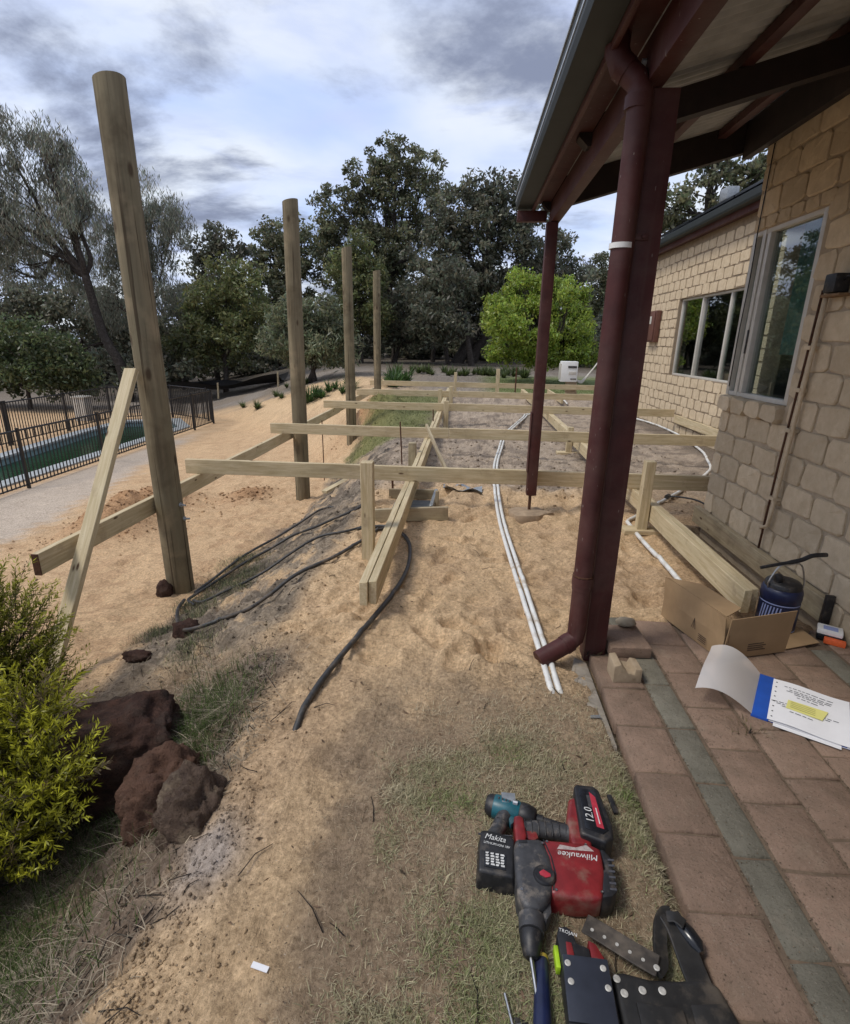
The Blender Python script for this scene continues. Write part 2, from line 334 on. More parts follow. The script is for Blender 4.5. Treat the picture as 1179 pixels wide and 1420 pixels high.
class MB:
    def __init__(s): s.v = []; s.f = []; s.mi = []
    def add(s, V, F, mi=0):
        b = len(s.v); s.v += [tuple(map(float, p)) for p in V]; s.f += [tuple(i+b for i in f) for f in F]; s.mi += [mi]*len(F); return s
    def box(s, x0, x1, y0, y1, z0, z1, mi=0):
        return s.add([(x0, y0, z0), (x1, y0, z0), (x1, y1, z0), (x0, y1, z0), (x0, y0, z1), (x1, y0, z1), (x1, y1, z1), (x0, y1, z1)],
                     [(0, 3, 2, 1), (4, 5, 6, 7), (0, 1, 5, 4), (1, 2, 6, 5), (2, 3, 7, 6), (3, 0, 4, 7)], mi)
    def tube(s, pts, r, seg=10, cap=True, mi=0):
        pts = [Vector(p) for p in pts]; n = len(pts); rr = r if isinstance(r, (list, tuple)) else [r]*n; rings = []; prev = None
        for i, p in enumerate(pts):
            d = (pts[min(i+1, n-1)]-pts[max(i-1, 0)]).normalized()
            if prev is None:
                a = Vector((0, 0, 1)) if abs(d.z) < .9 else Vector((1, 0, 0)); u = d.cross(a).normalized()
            else:
                u = (prev-d*prev.dot(d)).normalized()
            prev = u; v = d.cross(u)
            rings.append([p+(u*math.cos(t)+v*math.sin(t))*rr[i] for t in [2*math.pi*k/seg for k in range(seg)]])
        V = [q for ring in rings for q in ring]; F = []
        for i in range(n-1):
            for k in range(seg):
                F.append((i*seg+k, i*seg+(k+1) % seg, (i+1)*seg+(k+1) % seg, (i+1)*seg+k))
        if cap: F.append(tuple(range(seg-1, -1, -1))); F.append(tuple((n-1)*seg+k for k in range(seg)))
        return s.add(V, F, mi)
    def prism(s, outline, z0, z1, mi=0):
        n = len(outline); V = [(x, y, z0) for x, y in outline]+[(x, y, z1) for x, y in outline]
        F = [tuple(range(n-1, -1, -1)), tuple(range(n, 2*n))]+[(i, (i+1) % n, n+(i+1) % n, n+i) for i in range(n)]
        return s.add(V, F, mi)
    def lathe(s, prof, seg=20, c=(0, 0, 0), mi=0):
        V = [(c[0]+r*math.cos(2*math.pi*k/seg), c[1]+r*math.sin(2*math.pi*k/seg), c[2]+z) for r, z in prof for k in range(seg)]
        F = [(i*seg+k, i*seg+(k+1) % seg, (i+1)*seg+(k+1) % seg, (i+1)*seg+k) for i in range(len(prof)-1) for k in range(seg)]
        F.append(tuple(range(seg-1, -1, -1))); F.append(tuple((len(prof)-1)*seg+k for k in range(seg))); return s.add(V, F, mi)
    def mesh(s, name, bevel=0, seg=2, smooth=False, sub=0, ang=30):
        me = bpy.data.meshes.new(name); me.from_pydata(s.v, [], s.f); me.update()
        if any(s.mi): me.polygons.foreach_set('material_index', s.mi)
        if bevel:
            bm = bmesh.new(); bm.from_mesh(me); bmesh.ops.recalc_face_normals(bm, faces=bm.faces)
            es = [e for e in bm.edges if len(e.link_faces) == 2 and e.calc_face_angle(0) > R(ang)]
            bmesh.ops.bevel(bm, geom=es, offset=bevel, segments=seg, profile=.6, affect='EDGES', clamp_overlap=True); bm.to_mesh(me); bm.free()
        if smooth or bevel:
            me.polygons.foreach_set('use_smooth', [True]*len(me.polygons))
            if not smooth: me.set_sharp_from_angle(angle=R(38))
            elif smooth == 'sharp': me.set_sharp_from_angle(angle=R(45))
        return me
    def build(s, name, mat, parent=None, bevel=0, seg=2, smooth=False, **k):
        return put(name, s.mesh(name, bevel, seg, smooth), mat, parent, **k)

def smooth_path(pts, n=8):
    P = [Vector(p) for p in pts]; out = []
    for i in range(len(P)-1):
        a, b, c, d = P[max(i-1, 0)], P[i], P[i+1], P[min(i+2, len(P)-1)]
        for k in range(n):
            t = k/n; out.append(.5*((2*b)+(c-a)*t+(2*a-5*b+4*c-d)*t*t+(3*b-a-3*c+d)*t**3))
    out.append(P[-1]); return out

_font_cache = {}
def text_mesh(txt, size, extrude=.0004, shear=0, align='CENTER'):
    cu = bpy.data.curves.new('txt', 'FONT'); cu.body = txt; cu.size = size; cu.extrude = extrude; cu.shear = shear; cu.align_x = align; cu.align_y = 'CENTER'; cu.resolution_u = 2
    o = bpy.data.objects.new('txt', cu); C.objects.link(o); dg = bpy.context.evaluated_depsgraph_get(); me = bpy.data.meshes.new_from_object(o.evaluated_get(dg)); bpy.data.objects.remove(o); bpy.data.curves.remove(cu); return me

def W(px, py, Y):
    """the point on the plane at depth Y (metres from where the photographer stood) seen at px, py of the 1179 x 1420 photograph: used to survey tree sizes"""
    d = fwd+rt*((px-589.5)/745)-up*((py-710)/745); t = Y/d.y; return Vector((d.x*t, Y, CAM_Z+d.z*t))

# ------------------------------------------------------------------ terrain
CY = [-6, .0, .78, 1.0, 1.23, 1.5, 2.0, 2.5, 2.8, 3.8, 5.0, 6.1, 8, 11, 15, 20, 30, 60]
CX = [-.8, -.78, -.78, -.74, -.70, -.78, -.90, -.92, -.90, -.85, -.82, -.85, -1.0, -1.4, -2.2, -4, -7, -12]
TY = [-6, 0, 1.0, 1.6, 2.0, 2.4, 3.0, 4.1, 6.5, 8, 11, 15, 20, 30, 60]
TX = [-1.7, -1.55, -1.5, -1.55, -1.75, -2.1, -2.3, -2.25, -2.15, -2.3, -2.9, -5, -10, -16, -30]
POOL = [(-9.15, 4), (-9.5, 17.4), (-10.6, 18.9), (-12.0, 18.2), (-11.9, 16), (-11.3, 12), (-11.1, 4)]
POOLZ = -1.40
_d = np.random.default_rng(11)
DENTS = []
for _ in range(230):
    y = 2.3+(_d.random()**1.2)*4.2; DENTS.append((_d.uniform(-.95, 1.55), y, _d.uniform(.045, .075), _d.uniform(.10, .15), _d.uniform(0, 3.14), _d.uniform(.010, .026)))
for _ in range(40):
    DENTS.append((_d.uniform(-5, -2.4), _d.uniform(3, 8), .06, .14, _d.uniform(0, 3.14), _d.uniform(.01, .025)))
HEAPS = [(-4.35, 5.9, .5, .42, .40), (-4.5, 6.7, .5, .5, .38), (-4.65, 7.6, .5, .5, .28), (-3.4, 8.0, .3, .45, .12), (-2.1, 12.3, .7, .9, .45), (-2.9, 3.3, .35, .3, .05),
         (-.1, 5.6, .5, .35, .06), (-.15, 4.75, .25, .2, .07), (.7, 5.4, .6, .25, .07), (1.2, 6.0, .5, .4, .06), (.2, 8.8, .8, .5, .12), (-.9, 7.2, .5, .8, .10), (.6, 11.5, 1.2, .7, .13), (2.6, 14.6, 1.0, .4, .16), (1.0, 14.9, .8, .3, .12), (1.1, 3.6, .5, .5, .03)]
def inpoly(x, y, poly):
    x = np.asarray(x, float); y = np.asarray(y, float); ins = np.zeros(x.shape, bool); n = len(poly)
    for i in range(n):
        x1, y1 = poly[i]; x2, y2 = poly[(i+1) % n]
        c = ((y1 > y) != (y2 > y)) & (x < (x2-x1)*(y-y1)/((y2-y1) if y2 != y1 else 1e-9)+x1); ins ^= c
    return ins
def bankT(x, y):
    cr = np.interp(y, CY, CX)+.10*(fbm(y, x, 1.7, 3, 5)-.5); to = np.interp(y, TY, TX)+.16*(fbm(y, x, 1.3, 3, 6)-.5)
    return np.clip((x-to)/(cr-to), 0, 1)
def Hbase(x, y):
    zl = np.interp(y, [-5, 2, 4.1, 7.8, 11.3, 16, 24, 60], [-.42, -.5, -.6, -.82, -1.0, -1.02, -1.0, -.6])+np.clip((x+2.4)*.085, -.42, 0)
    zu = np.interp(y, [0, 2, 4, 12, 16, 30, 60, 300], [-.015, -.02, -.03, -.04, 0, .30, .55, 1.5])
    t = bankT(x, y); t = .55*t+.45*t*t*(3-2*t)
    return zl+(zu-zl)*t
def H(x, y, detail=True):
    x = np.asarray(x, float); y = np.asarray(y, float)
    z = Hbase(x, y); t = bankT(x, y); slope = np.clip(4*t*(1-t), 0, 1)
    near = np.exp(-np.clip(y-3, 0, None)/10)
    z = z+(fbm(x, y, .5, 3, 21)-.5)*.10*sst(y, 3, 8)
    sand = sst(y, 2.1, 2.5)*(1-sst(y, 16, 22))
    z = z+(fbm(x, y, 3.2, 4, 31)-.5)*(.035+.05*sand+.07*slope)
    z = z+(fbm(x, y, 11, 5, 41, .58)-.5)*(.026+.016*sand+.085*slope+.035*sst(y, 4.8, 6)+.02*np.exp(-((x+.36)/.2)**2)*(1-sst(y, 2, 2.4))+.055*np.exp(-((x+.85)/.28)**2)*(1-sst(y, 2.2, 2.6)))
    for hx, hy, ax, ay, hh in HEAPS:
        g = np.exp(-((x-hx)/ax)**2-((y-hy)/ay)**2); z = z+hh*g*(.75+.5*fbm(x, y, 6, 3, 51))
    if detail:
        for dx_, dy_, a, b, th, dp in DENTS:
            m = (np.abs(x-dx_) < .35) & (np.abs(y-dy_) < .35)
            if not np.any(m): continue
            u = (x[m]-dx_)*math.cos(th)+(y[m]-dy_)*math.sin(th) if x.ndim else (x-dx_)*math.cos(th)+(y-dy_)*math.sin(th)
            v = -(x[m]-dx_)*math.sin(th)+(y[m]-dy_)*math.cos(th) if x.ndim else -(x-dx_)*math.sin(th)+(y-dy_)*math.cos(th)
            q = (u/a)**2+(v/b)**2; dz = -dp*np.exp(-q*q*.6)+dp*.55*np.exp(-((np.sqrt(q)-1.45)/.35)**2)
            if x.ndim: z[m] += dz
            else: z = z+dz
    pv = sst(x, .62, .67)*(1-sst(y, 2.78, 2.86)); z = z*(1-pv)+pv*(-.075)
    hs = sst(x, 2.0, 2.06)*(1-sst(y, 13.4, 13.6)); hs = np.where(y > 4.62, sst(x, 3.85, 3.92)*(1-sst(y, 13.4, 13.6)), hs); z = z*(1-hs)+hs*(-.09)
    ps = sst(x, -12.9, -12.2)*(1-sst(x, -8.3, -7.7))*(1-sst(y, 19.2, 20)); z = z*(1-ps)+ps*POOLZ
    z = np.where(inpoly(x, y, POOL), POOLZ-1.4, z)
    return z
def hz(x, y): return float(H(np.array([x]), np.array([y]), abs(x) < 6 and y < 9)[0])

def axis(stops):
    out = [stops[0][0]]
    for (a, s0), (b, s1) in zip(stops[:-1], stops[1:]):
        x = a
        while True:
            f = (x-a)/(b-a); x += s0+(s1-s0)*f
            if x >= b-1e-6: break
            out.append(x)
        out.append(b)
    return np.array(out)
gx = axis([(-300, 30), (-40, 4), (-14, .4), (-5, .07), (-2.6, .028), (-1.4, .0145), (.75, .0145), (1.8, .03), (4.2, .12), (14, .8), (40, 4), (300, 30)])
gy = axis([(-25, 2), (0, .15), (.55, .0135), (3.2, .0145), (5.5, .028), (9, .07), (20, .25), (45, 1.2), (120, 8), (400, 30)])
GX, GY = np.meshgrid(gx, gy); fxx, fyy = GX.ravel(), GY.ravel(); gz = H(fxx, fyy)
def lawn_mask(x, y):
    n = fbm(x, y, 2.2, 4, 61)
    e = (x+.28+.35*(n-.5)+.12*np.clip(1.2-y, 0, 1))/.16
    return np.clip(e, 0, 1)*(1-sst(y+.5*(n-.5), 1.65, 2.15))*(1-sst(x, .66, .70))
def ground_colour(x, y):
    n1 = fbm(x, y, 1.2, 5, 71); n2 = fbm(x, y, 6, 5, 72, .6); n3 = fbm(x, y, 24, 3, 73)
    def lerp(c, k, m): return c*(1-m[:, None])+np.array(k)*m[:, None]
    sand = np.array([.51, .365, .220])
    c = np.repeat(sand[None], len(x), 0)*(.86+.30*n2[:, None])
    c = lerp(c, (.37, .255, .16), sst(n1, .52, .72)*.5)
    low = 1-bankT(x, y)
    c = lerp(c, (.505, .348, .205), sst(low, .6, 1)*.7); c = lerp(c, (.37, .235, .135), sst(low, .7, 1)*sst(n2, .5, .64)*.5)
    for hx, hy, ax, ay, hh in HEAPS[:5]:
        c = lerp(c, (.33, .185, .095), np.clip(np.exp(-((x-hx)/ax)**2-((y-hy)/ay)**2)*1.3, 0, 1)*.75)
    # greyer, disturbed sand under the frame
    g = sst(y+1.4*(n1-.5), 5.0, 6.2)*sst(x, -1.9, -1.2)*(1-sst(y, 40, 60)); c = lerp(c, (.325, .27, .215), g*.9); c = lerp(c, (.14, .115, .095), g*sst(n2, .50, .60)*.6)
    bk = sst(4*low*(1-low), .08, .55)*sst(y, 2.0, 2.8)*(1-sst(y, 8, 10)); c = lerp(c, (.225, .188, .145), bk*sst(n2+.12*(n3-.5), .30, .46)*.9); c = lerp(c, (.10, .083, .066), bk*sst(n2+.2*(n3-.5), .54, .62)*.7)
    # pool surround
    ps = sst(x, -8.7, -8.5)*(1-sst(x+.7*(n2-.5)-np.interp(y, [3, 5, 7, 12, 16], [-5.2, -5.5, -5.9, -7.6, -8.3]), -.25, .25))*(1-sst(y+2.0*(n2-.5), 14.5, 17.0)); c = lerp(c, (.44, .385, .325), ps*.8)
    # lawn soil by the patio
    s = (1-sst(y+.7*(n2-.5), 1.75, 2.35))*sst(x+.25*(n2-.5), -.52, -.30); c = lerp(c, (.235, .178, .122), s*.85); c = lerp(c, (.36, .265, .17), s*sst(n1, .50, .62)*.5)
    c = lerp(c, (.17, .122, .084), s*sst(n2+.7*(n3-.5), .50, .62)*.4)
    edge = np.exp(-((x+.36+.2*(n1-.5))/.10)**2)*(1-sst(y, 1.9, 2.3)); c = lerp(c, (.12, .087, .06), edge*sst(n2+.6*(n3-.5), .46, .58)*.12)
    ed2 = np.exp(-((y-2.15+.5*(n1-.5))/.16)**2)*sst(x, -.75, -.3)*(1-sst(x, .65, .7)); c = lerp(c, (.17, .12, .08), ed2*sst(n2+.6*(n3-.5), .46, .58)*.15)
    # garden bed on the bank beside the shrub
    gb = (1-sst(x+.30*(n2-.5)+.1*(n3-.5), -.92, -.74))*(1-sst(y+.5*(n2-.5), 2.1, 2.6)); c = lerp(c, (.135, .102, .078), gb*.9); c = lerp(c, (.22, .17, .13), gb*sst(n2, .5, .62)*.6)
    # far floor below the trees, far lawn
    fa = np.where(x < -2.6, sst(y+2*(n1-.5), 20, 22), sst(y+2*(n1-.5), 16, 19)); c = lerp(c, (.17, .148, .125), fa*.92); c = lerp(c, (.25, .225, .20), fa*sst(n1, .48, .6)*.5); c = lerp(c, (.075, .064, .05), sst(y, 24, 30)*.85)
    for hx, hy, r_ in ((-.92, 2.22, .20), (-1.66, 3.08, .14), (-2.12, 3.2, .13), (-1.15, 2.0, .12), (-1.95, 5.9, .3), (-1.5, 6.6, .4)): c = lerp(c, (.15, .122, .098), np.exp(-((x-hx)**2+(y-hy)**2)/r_**2)*sst(n2+.4*(n3-.5), .36, .52)*.85)
    aw = np.exp(-((x+.74)/.10)**2-((y-1.20)/.13)**2); c = lerp(c, (.34, .30, .275), np.clip(aw*1.3, 0, 1)*.8)
    la = sst(x+.6*(n2-.5), -2.35, -2.0)*(1-sst(x+.9*(n2-.5), -.9, -.3))*sst(y, 8.4, 9.4)*(1-sst(y, 15.2, 16)); c = lerp(c, (.125, .142, .05), la*.85)
    lb = sst(x, .2, 1.2)*sst(y+.5*(n2-.5), 16.0, 16.6)*(1-sst(y, 22, 25)); c = lerp(c, (.13, .17, .055), lb*.8)
    wl = sst(x, 1.75, 1.95)*(1-sst(y, 4.6, 4.8))*sst(y, 2.9, 3.1); c = lerp(c, (.13, .105, .082), wl*.8)
    wf = sst(x, 3.3, 3.6)*sst(y, 5, 6)*(1-sst(y, 12, 13)); c = lerp(c, (.14, .115, .092), wf*.8)
    return np.clip(c*(1.10+.24*n3[:, None]), 0, 1)
nx, ny = len(gx), len(gy); ii = np.arange(nx*ny).reshape(ny, nx)
F = np.stack([ii[:-1, :-1].ravel(), ii[:-1, 1:].ravel(), ii[1:, 1:].ravel(), ii[1:, :-1].ravel()], 1)
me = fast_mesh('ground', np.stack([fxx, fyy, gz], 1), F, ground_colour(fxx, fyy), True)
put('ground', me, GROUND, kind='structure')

# ------------------------------------------------------------------ pool
pw = MB(); pw.add([(x, y, POOLZ-.17) for x, y in POOL], [tuple(range(len(POOL)))]); put('pool_water', pw.mesh('pool_water'), WATER, kind='structure')
def offset_poly(poly, d):
    n = len(poly); out = []
    for i in range(n):
        p0, p1, p2 = Vector(poly[i-1]), Vector(poly[i]), Vector(poly[(i+1) % n]); a = (p1-p0).normalized(); b = (p2-p1).normalized(); na = Vector((a.y, -a.x)); nb = Vector((b.y, -b.x)); m = (na+nb).normalized(); out.append(tuple(p1+m*d/max(.3, m.dot(na))))
    return out
ins, outp = offset_poly(POOL, .10), offset_poly(POOL, -.26)
if sum((POOL[i][0]*POOL[(i+1) % 7][1]-POOL[(i+1) % 7][0]*POOL[i][1]) for i in range(7)) > 0: ins, outp = offset_poly(POOL, -.10), offset_poly(POOL, .26)
cp = MB(); n = len(POOL)
V = [(*p, POOLZ+.035) for p in outp]+[(*p, POOLZ+.035) for p in ins]+[(*p, POOLZ-.1) for p in outp]+[(*p, POOLZ-.07) for p in ins]
cp.add(V, [(i, (i+1) % n, n+(i+1) % n, n+i) for i in range(n)]+[(i, 2*n+i, 2*n+(i+1) % n, (i+1) % n) for i in range(n)]+[(n+i, n+(i+1) % n, 3*n+(i+1) % n, 3*n+i) for i in range(n)])
pr = thing('swimming_pool', 'in-ground pool of murky green water with pale coping and blue liner', 'pool', (-10.5, 11, POOLZ))
def child_world(o, parent): o.parent = parent; o.matrix_parent_inverse = parent.matrix_world.inverted(); return o
bpy.context.view_layer.update()
o = put('coping', cp.mesh('coping'), COPING); child_world(o, pr)
ln = MB(); lin = offset_poly(POOL, .02)
ln.add([(*p, POOLZ-.02) for p in ins]+[(*p, POOLZ-1.3) for p in ins], [(i, n+i, n+(i+1) % n, (i+1) % n) for i in range(n)]); o = put('liner', ln.mesh('liner'), LINER); child_world(o, pr)

def fence_run(name, pts, label, step=.105, h=1.12, posts=2.4):
    t = thing(name, label, 'fence', (*pts[0], 0)); x0, y0 = pts[0]
    bar = MB().tube([(0, 0, .04), (0, 0, h)], .0125, 5).mesh('fence_bar'); bar.materials.append(FENCE)
    pm = MB().box(-.025, .025, -.025, .025, -.1, h+.05).mesh('fence_post'); pm.materials.append(FENCE)
    cnt = 0; extra = MB()
    for (ax, ay), (bx, by) in zip(pts[:-1], pts[1:]):
        Ln = math.hypot(bx-ax, by-ay); k = int(Ln/step)
        za, zb = hz(ax, ay), hz(bx, by)
        za = zb = POOLZ+.02
        for zz, r in ((h, .02), (.06, .016)):
            m = MB().tube([(ax-x0, ay-y0, za+zz), (bx-x0, by-y0, zb+zz)], r, 6); m.build('rail', FENCE, t)
        for i in range(k+1):
            f = i/k; X, Y, Z = ax+(bx-ax)*f-x0, ay+(by-ay)*f-y0, za
            if i % 23 == 0:
                o = bpy.data.objects.new('post', pm); C.objects.link(o); o.parent = t; o.location = (X, Y, Z); continue
            if cnt < 290:
                o = bpy.data.objects.new('bar', bar); C.objects.link(o); o.parent = t; o.location = (X, Y, Z); cnt += 1
            else: extra.tube([(X, Y, Z+.04), (X, Y, Z+h)], .0125, 4)
    if extra.v: extra.build('bar', FENCE, t, kind='stuff')
    return t
fence_run('pool_fence', [(-8.45, 7.2), (-8.85, 18.4), (-9.2, 18.9)], 'black tubular pool fence along the pale edge facing the timber poles')
fence_run('pool_fence', [(-9.3, 18.95), (-11.2, 20.0), (-12.75, 18.6), (-12.35, 13.6), (-12.1, 9.0)], 'black tubular fence on the tree side of the pool')
# small white pump box and a dark tarp beyond the pool
pb = thing('pump_box', 'small pale slatted cabinet standing beyond the pool fence', 'cabinet', (-13.6, 18.4, hz(-13.6, 18.4)))
for k in range(4): MB().box(-.22+k*.11, -.13+k*.11, -.21, -.18, .02, .85).build('slat', FRAME, pb)
MB().box(-.21, .20, -.18, .2, .0, .83).build('carcass', mat_plain('grey_cabinet', (.3, .29, .27)), pb, bevel=.01); MB().box(-.25, .24, -.24, .24, .83, .87).build('lid', FRAME, pb)
sh = thing('shade_sail', 'low black shade cloth slung on pale stakes behind the pool', 'shade cloth', (-10.6, 24, hz(-10.6, 24)))
V = []; nu, nv = 14, 6
for i in range(nu+1):
    for j in range(nv+1):
        u, v = i/nu, j/nv; V.append((-3.2+5.4*u, v*1.6, .55+.55*max(0, u-.6)*2.2-.25*math.sin(math.pi*v)+.07*math.sin(9*u+4*v)))
Fq = [(i*(nv+1)+j, (i+1)*(nv+1)+j, (i+1)*(nv+1)+j+1, i*(nv+1)+j+1) for i in range(nu) for j in range(nv)]
b = len(V); V += [(x, y, z-.02) for x, y, z in V]; Fq += [tuple(b+i for i in reversed(f)) for f in Fq]
mm = MB(); mm.add(V, Fq); mm.build('cloth', FENCE, sh, smooth=True)
for X in (-3.2, -.6, 2.2): MB().tube([(X, 0, -.1), (X+.03, 0, 1.15 if X > 2 else .6)], .04, 7).build('stake', PINE_OLD, sh)

def abs_child(o, parent):
    o.parent = parent; o.matrix_parent_inverse = Matrix.Translation(-Vector(parent.location)); return o

# ------------------------------------------------------------------ patio of pavers
def paver_mesh(wd, ln, seed, th=.055):
    r = np.random.default_rng(seed); nx_, ny_ = 3, 3
    m = MB(); j = lambda s: r.uniform(-s, s)
    o = [(-wd/2+j(.003), -ln/2+j(.003)), (0+j(.003), -ln/2+j(.004)), (wd/2+j(.003), -ln/2+j(.003)), (wd/2+j(.003), j(.02)), (wd/2+j(.003), ln/2+j(.003)), (j(.02), ln/2+j(.004)), (-wd/2+j(.003), ln/2+j(.003)), (-wd/2+j(.003), j(.02))]
    def ring(s, z, jz=0): return [(x-math.copysign(min(abs(x), s), x), y-math.copysign(min(abs(y), s), y), z+j(jz)) for x, y in o]
    V = ring(0, -th)+ring(0, -.010)+ring(.0035, -.0035, .001)+ring(.010, 0, .0008)+[(0, 0, .0004)]
    Fc = []
    for k in range(3): Fc += [(k*8+i, k*8+(i+1) % 8, k*8+8+(i+1) % 8, k*8+8+i) for i in range(8)]
    Fc += [(24+i, 24+(i+1) % 8, 32) for i in range(8)]
    m.add(V, Fc); return m.mesh('paver', smooth=True)
patio = put('patio', MB().box(.680, 2.07, -1.2, 2.55, -.06, -.0085).box(1.015, 2.07, 2.551, 2.79, -.06, -.0085).mesh('patio'), JOINT, kind='structure')
redm = [paver_mesh(.2005, .2495, s) for s in range(6)]; greym = [paver_mesh(.1135, .2865, 50+s) for s in range(4)]
for m_ in redm: m_.materials.append(REDPAVE)
for m_ in greym: m_.materials.append(GREYPAVE)
pr_ = random.Random(3)
def lay(xc, y0, pitch, y_end, meshes):
    y = y0
    while y+pitch < y_end+.02:
        o = bpy.data.objects.new('paver', pr_.choice(meshes)); C.objects.link(o); o.parent = patio
        o.location = (xc+pr_.uniform(-.002, .002), y+pitch/2, pr_.uniform(-.003, .003)); o.rotation_euler = (pr_.uniform(-.008, .008), pr_.uniform(-.008, .008), pr_.uniform(-.006, .006)+(math.pi if pr_.random() < .5 else 0)); y += pitch
lay(.773, 1.148-.256*8, .256, 2.45, redm); lay(.941, 1.04-.293*7, .293, 2.52, greym); lay(1.108, 1.044-.2555*8, .2555, 2.85, redm)
lay(1.318, 1.426-.257*9, .257, 2.75, redm); lay(1.527, 1.30-.2555*9, .2555, 2.85, redm); lay(1.736, 1.426-.257*9, .257, 2.75, redm); lay(1.905, 1.15-.293*7, .293, 2.82, greym)
last = [paver_mesh(.101, .2495, 70+s) for s in range(3)]
for m_ in last: m_.materials.append(REDPAVE)
lay(2.022, 1.30-.2555*9, .2555, 2.85, last)
hm = MB(); hm.prism([(.50, 1.86), (.655, 1.80), (.655, 2.40), (.60, 2.44), (.545, 2.25)], -.12, -.022); hm.build('concrete_haunch', CONC, bevel=.012, kind='structure')

# ------------------------------------------------------------------ brick house
WX, FX, CYN = 2.09, 3.95, 4.61
house = thing('brick_house', 'cream rough-faced brick house with aluminium windows beside the paved patio', 'house', (WX, 3.5, 0))
def hp(name, mb, mat, bevel=0, **k): return abs_child(mb.build(name, mat, None, bevel, **k), house)
wallN = hp('wall', MB().box(WX, WX+.24, -1.2, 3.73, -.1, 3.12).box(WX, WX+.24, 3.73, CYN, -.1, 1.13).box(WX, WX+.24, 3.73, CYN, 2.30, 3.12).box(WX+.24, FX+.2, CYN-.24, CYN, -.1, 3.12), MORTAR)
MORTARF = mk_brick('dark_crack_mortar', (.27, .21, .145), (.37, .29, .205), (.20, .15, .10))
wallF = hp('wall', MB().box(FX, FX+.24, CYN, 8.45, -.1, 3.42).box(FX, FX+.24, 11.2, 13.3, -.1, 3.42).box(FX, FX+.24, 8.45, 11.2, -.1, .955).box(FX, FX+.24, 8.45, 11.2, 2.33, 3.42).box(FX+.24, 8, 13.06, 13.3, -.1, 3.42), MORTARF)
hp('room', MB().add([(WX+.24, 2.0, .1), (5, 2.0, .1), (5, 4.36, .1), (WX+.24, 4.36, .1), (WX+.24, 2.0, 2.9), (5, 2.0, 2.9), (5, 4.36, 2.9), (WX+.24, 4.36, 2.9)], [(0, 1, 2, 3), (7, 6, 5, 4), (0, 4, 5, 1), (1, 5, 6, 2), (2, 6, 7, 3)]), DARKROOM)
hp('room', MB().add([(FX+.24, 7.0, .1), (7, 7, .1), (7, 13, .1), (FX+.24, 13, .1), (FX+.24, 7.0, 3.0), (7, 7, 3.0), (7, 13, 3.0), (FX+.24, 13, 3.0)], [(0, 1, 2, 3), (7, 6, 5, 4), (0, 4, 5, 1), (1, 5, 6, 2), (2, 6, 7, 3)]), DARKROOM)
def brick_mesh(ln, ht, seed, d=.014, jt=.009, e=(.945, .90)):
    r = np.random.default_rng(seed); j = lambda s: r.uniform(-s, s)
    hx, hy = ln/2, ht/2; c = .022
    o = [(-hx+c, -hy), (0, -hy), (hx-c, -hy), (hx, -hy+c), (hx, hy-c), (hx-c, hy), (0, hy), (-hx+c, hy), (-hx, hy-c), (-hx, -hy+c)]
    o = [(a+j(jt), b+j(jt)) for a, b in o]; n_ = len(o)
    V = [(.01, a, b) for a, b in o]+[(-d*.6+j(.003), a*.99, b*.985) for a, b in o]+[(-d+j(.004 if d > .01 else .0015), a*e[0]+j(.004), b*e[1]+j(.004)) for a, b in o]+[(-d-.001+j(.004 if d > .01 else .002), j(.03), j(.02))]
    Fc = [(k*n_+i, k*n_+n_+i, k*n_+n_+(i+1) % n_, k*n_+(i+1) % n_) for k in range(2) for i in range(n_)]+[(2*n_+i, 3*n_, 2*n_+(i+1) % n_) for i in range(n_)]
    return MB().add(V, Fc).mesh('brick')
CS, BL = .172, .306
fullb = [brick_mesh(BL-.014, CS-.012, s) for s in range(7)]; halfb = [brick_mesh(BL/2-.014, CS-.012, 20+s) for s in range(4)]; sillb = [brick_mesh(.20, .115, 30+s, .05) for s in range(3)]
farf = [brick_mesh(BL-.032, CS-.015, 80+s, .009, .011, (.985, .975)) for s in range(6)]; farh = [brick_mesh(BL/2-.030, CS-.015, 90+s, .009, .010, (.975, .975)) for s in range(4)]
for m_ in fullb+halfb+sillb+farf+farh: m_.materials.append(BRICK)
br = random.Random(5)
def brick_wall(parent, X, y_hi, y_lo, z0, courses, hole, most, zskip=None):
    """bricks from the corner at y_hi towards y_lo; HOLE = (y0, y1, z0, z1)"""
    cells = []
    for c in range(courses):
        zc = z0+(c+.5)*CS; y = y_hi; first = c % 2
        while y > y_lo:
            ln = BL/2 if first else BL; first = 0; a, b = y-ln, y; y -= ln
            if hole and zc+CS*.45 > hole[2] and zc-CS*.45 < hole[3]:
                if a < hole[1] and b > hole[0]:
                    rem = None
                    if a < hole[0]-.05: rem = (a, hole[0])
                    elif b > hole[1]+.05: rem = (hole[1], b)
                    if rem is None: continue
                    cells.append((rem[0], rem[1], zc)); continue
            cells.append((a, b, zc))
    return cells
def place_bricks(parent, X, cells, n_obj, fullb=fullb, halfb=halfb):
    extra = MB()
    for k, (a, b, zc) in enumerate(cells):
        ln = b-a; me_ = br.choice(fullb if ln > .22 else halfb); sc = ln/(BL if ln > .22 else BL/2)*br.uniform(.94, 1.02)
        if k < n_obj:
            o = bpy.data.objects.new('brick', me_); C.objects.link(o); o.parent = parent; o.location = (X, (a+b)/2, zc); o.scale = (1, sc, 1); o.rotation_euler = (br.uniform(-.012, .012), 0, 0)
        else:
            extra.add([(X+v.co.x, (a+b)/2+v.co.y*sc, zc+v.co.z) for v in me_.vertices], [tuple(p.vertices) for p in me_.polygons])
    if extra.v: extra.build('brick', BRICK, parent, kind='stuff')
cells = brick_wall(wallN, WX, CYN-.004, 1.7, 1.014-6*CS, 18, (3.73, 9, 1.01, 2.30), 999); place_bricks(wallN, WX, cells, 999)
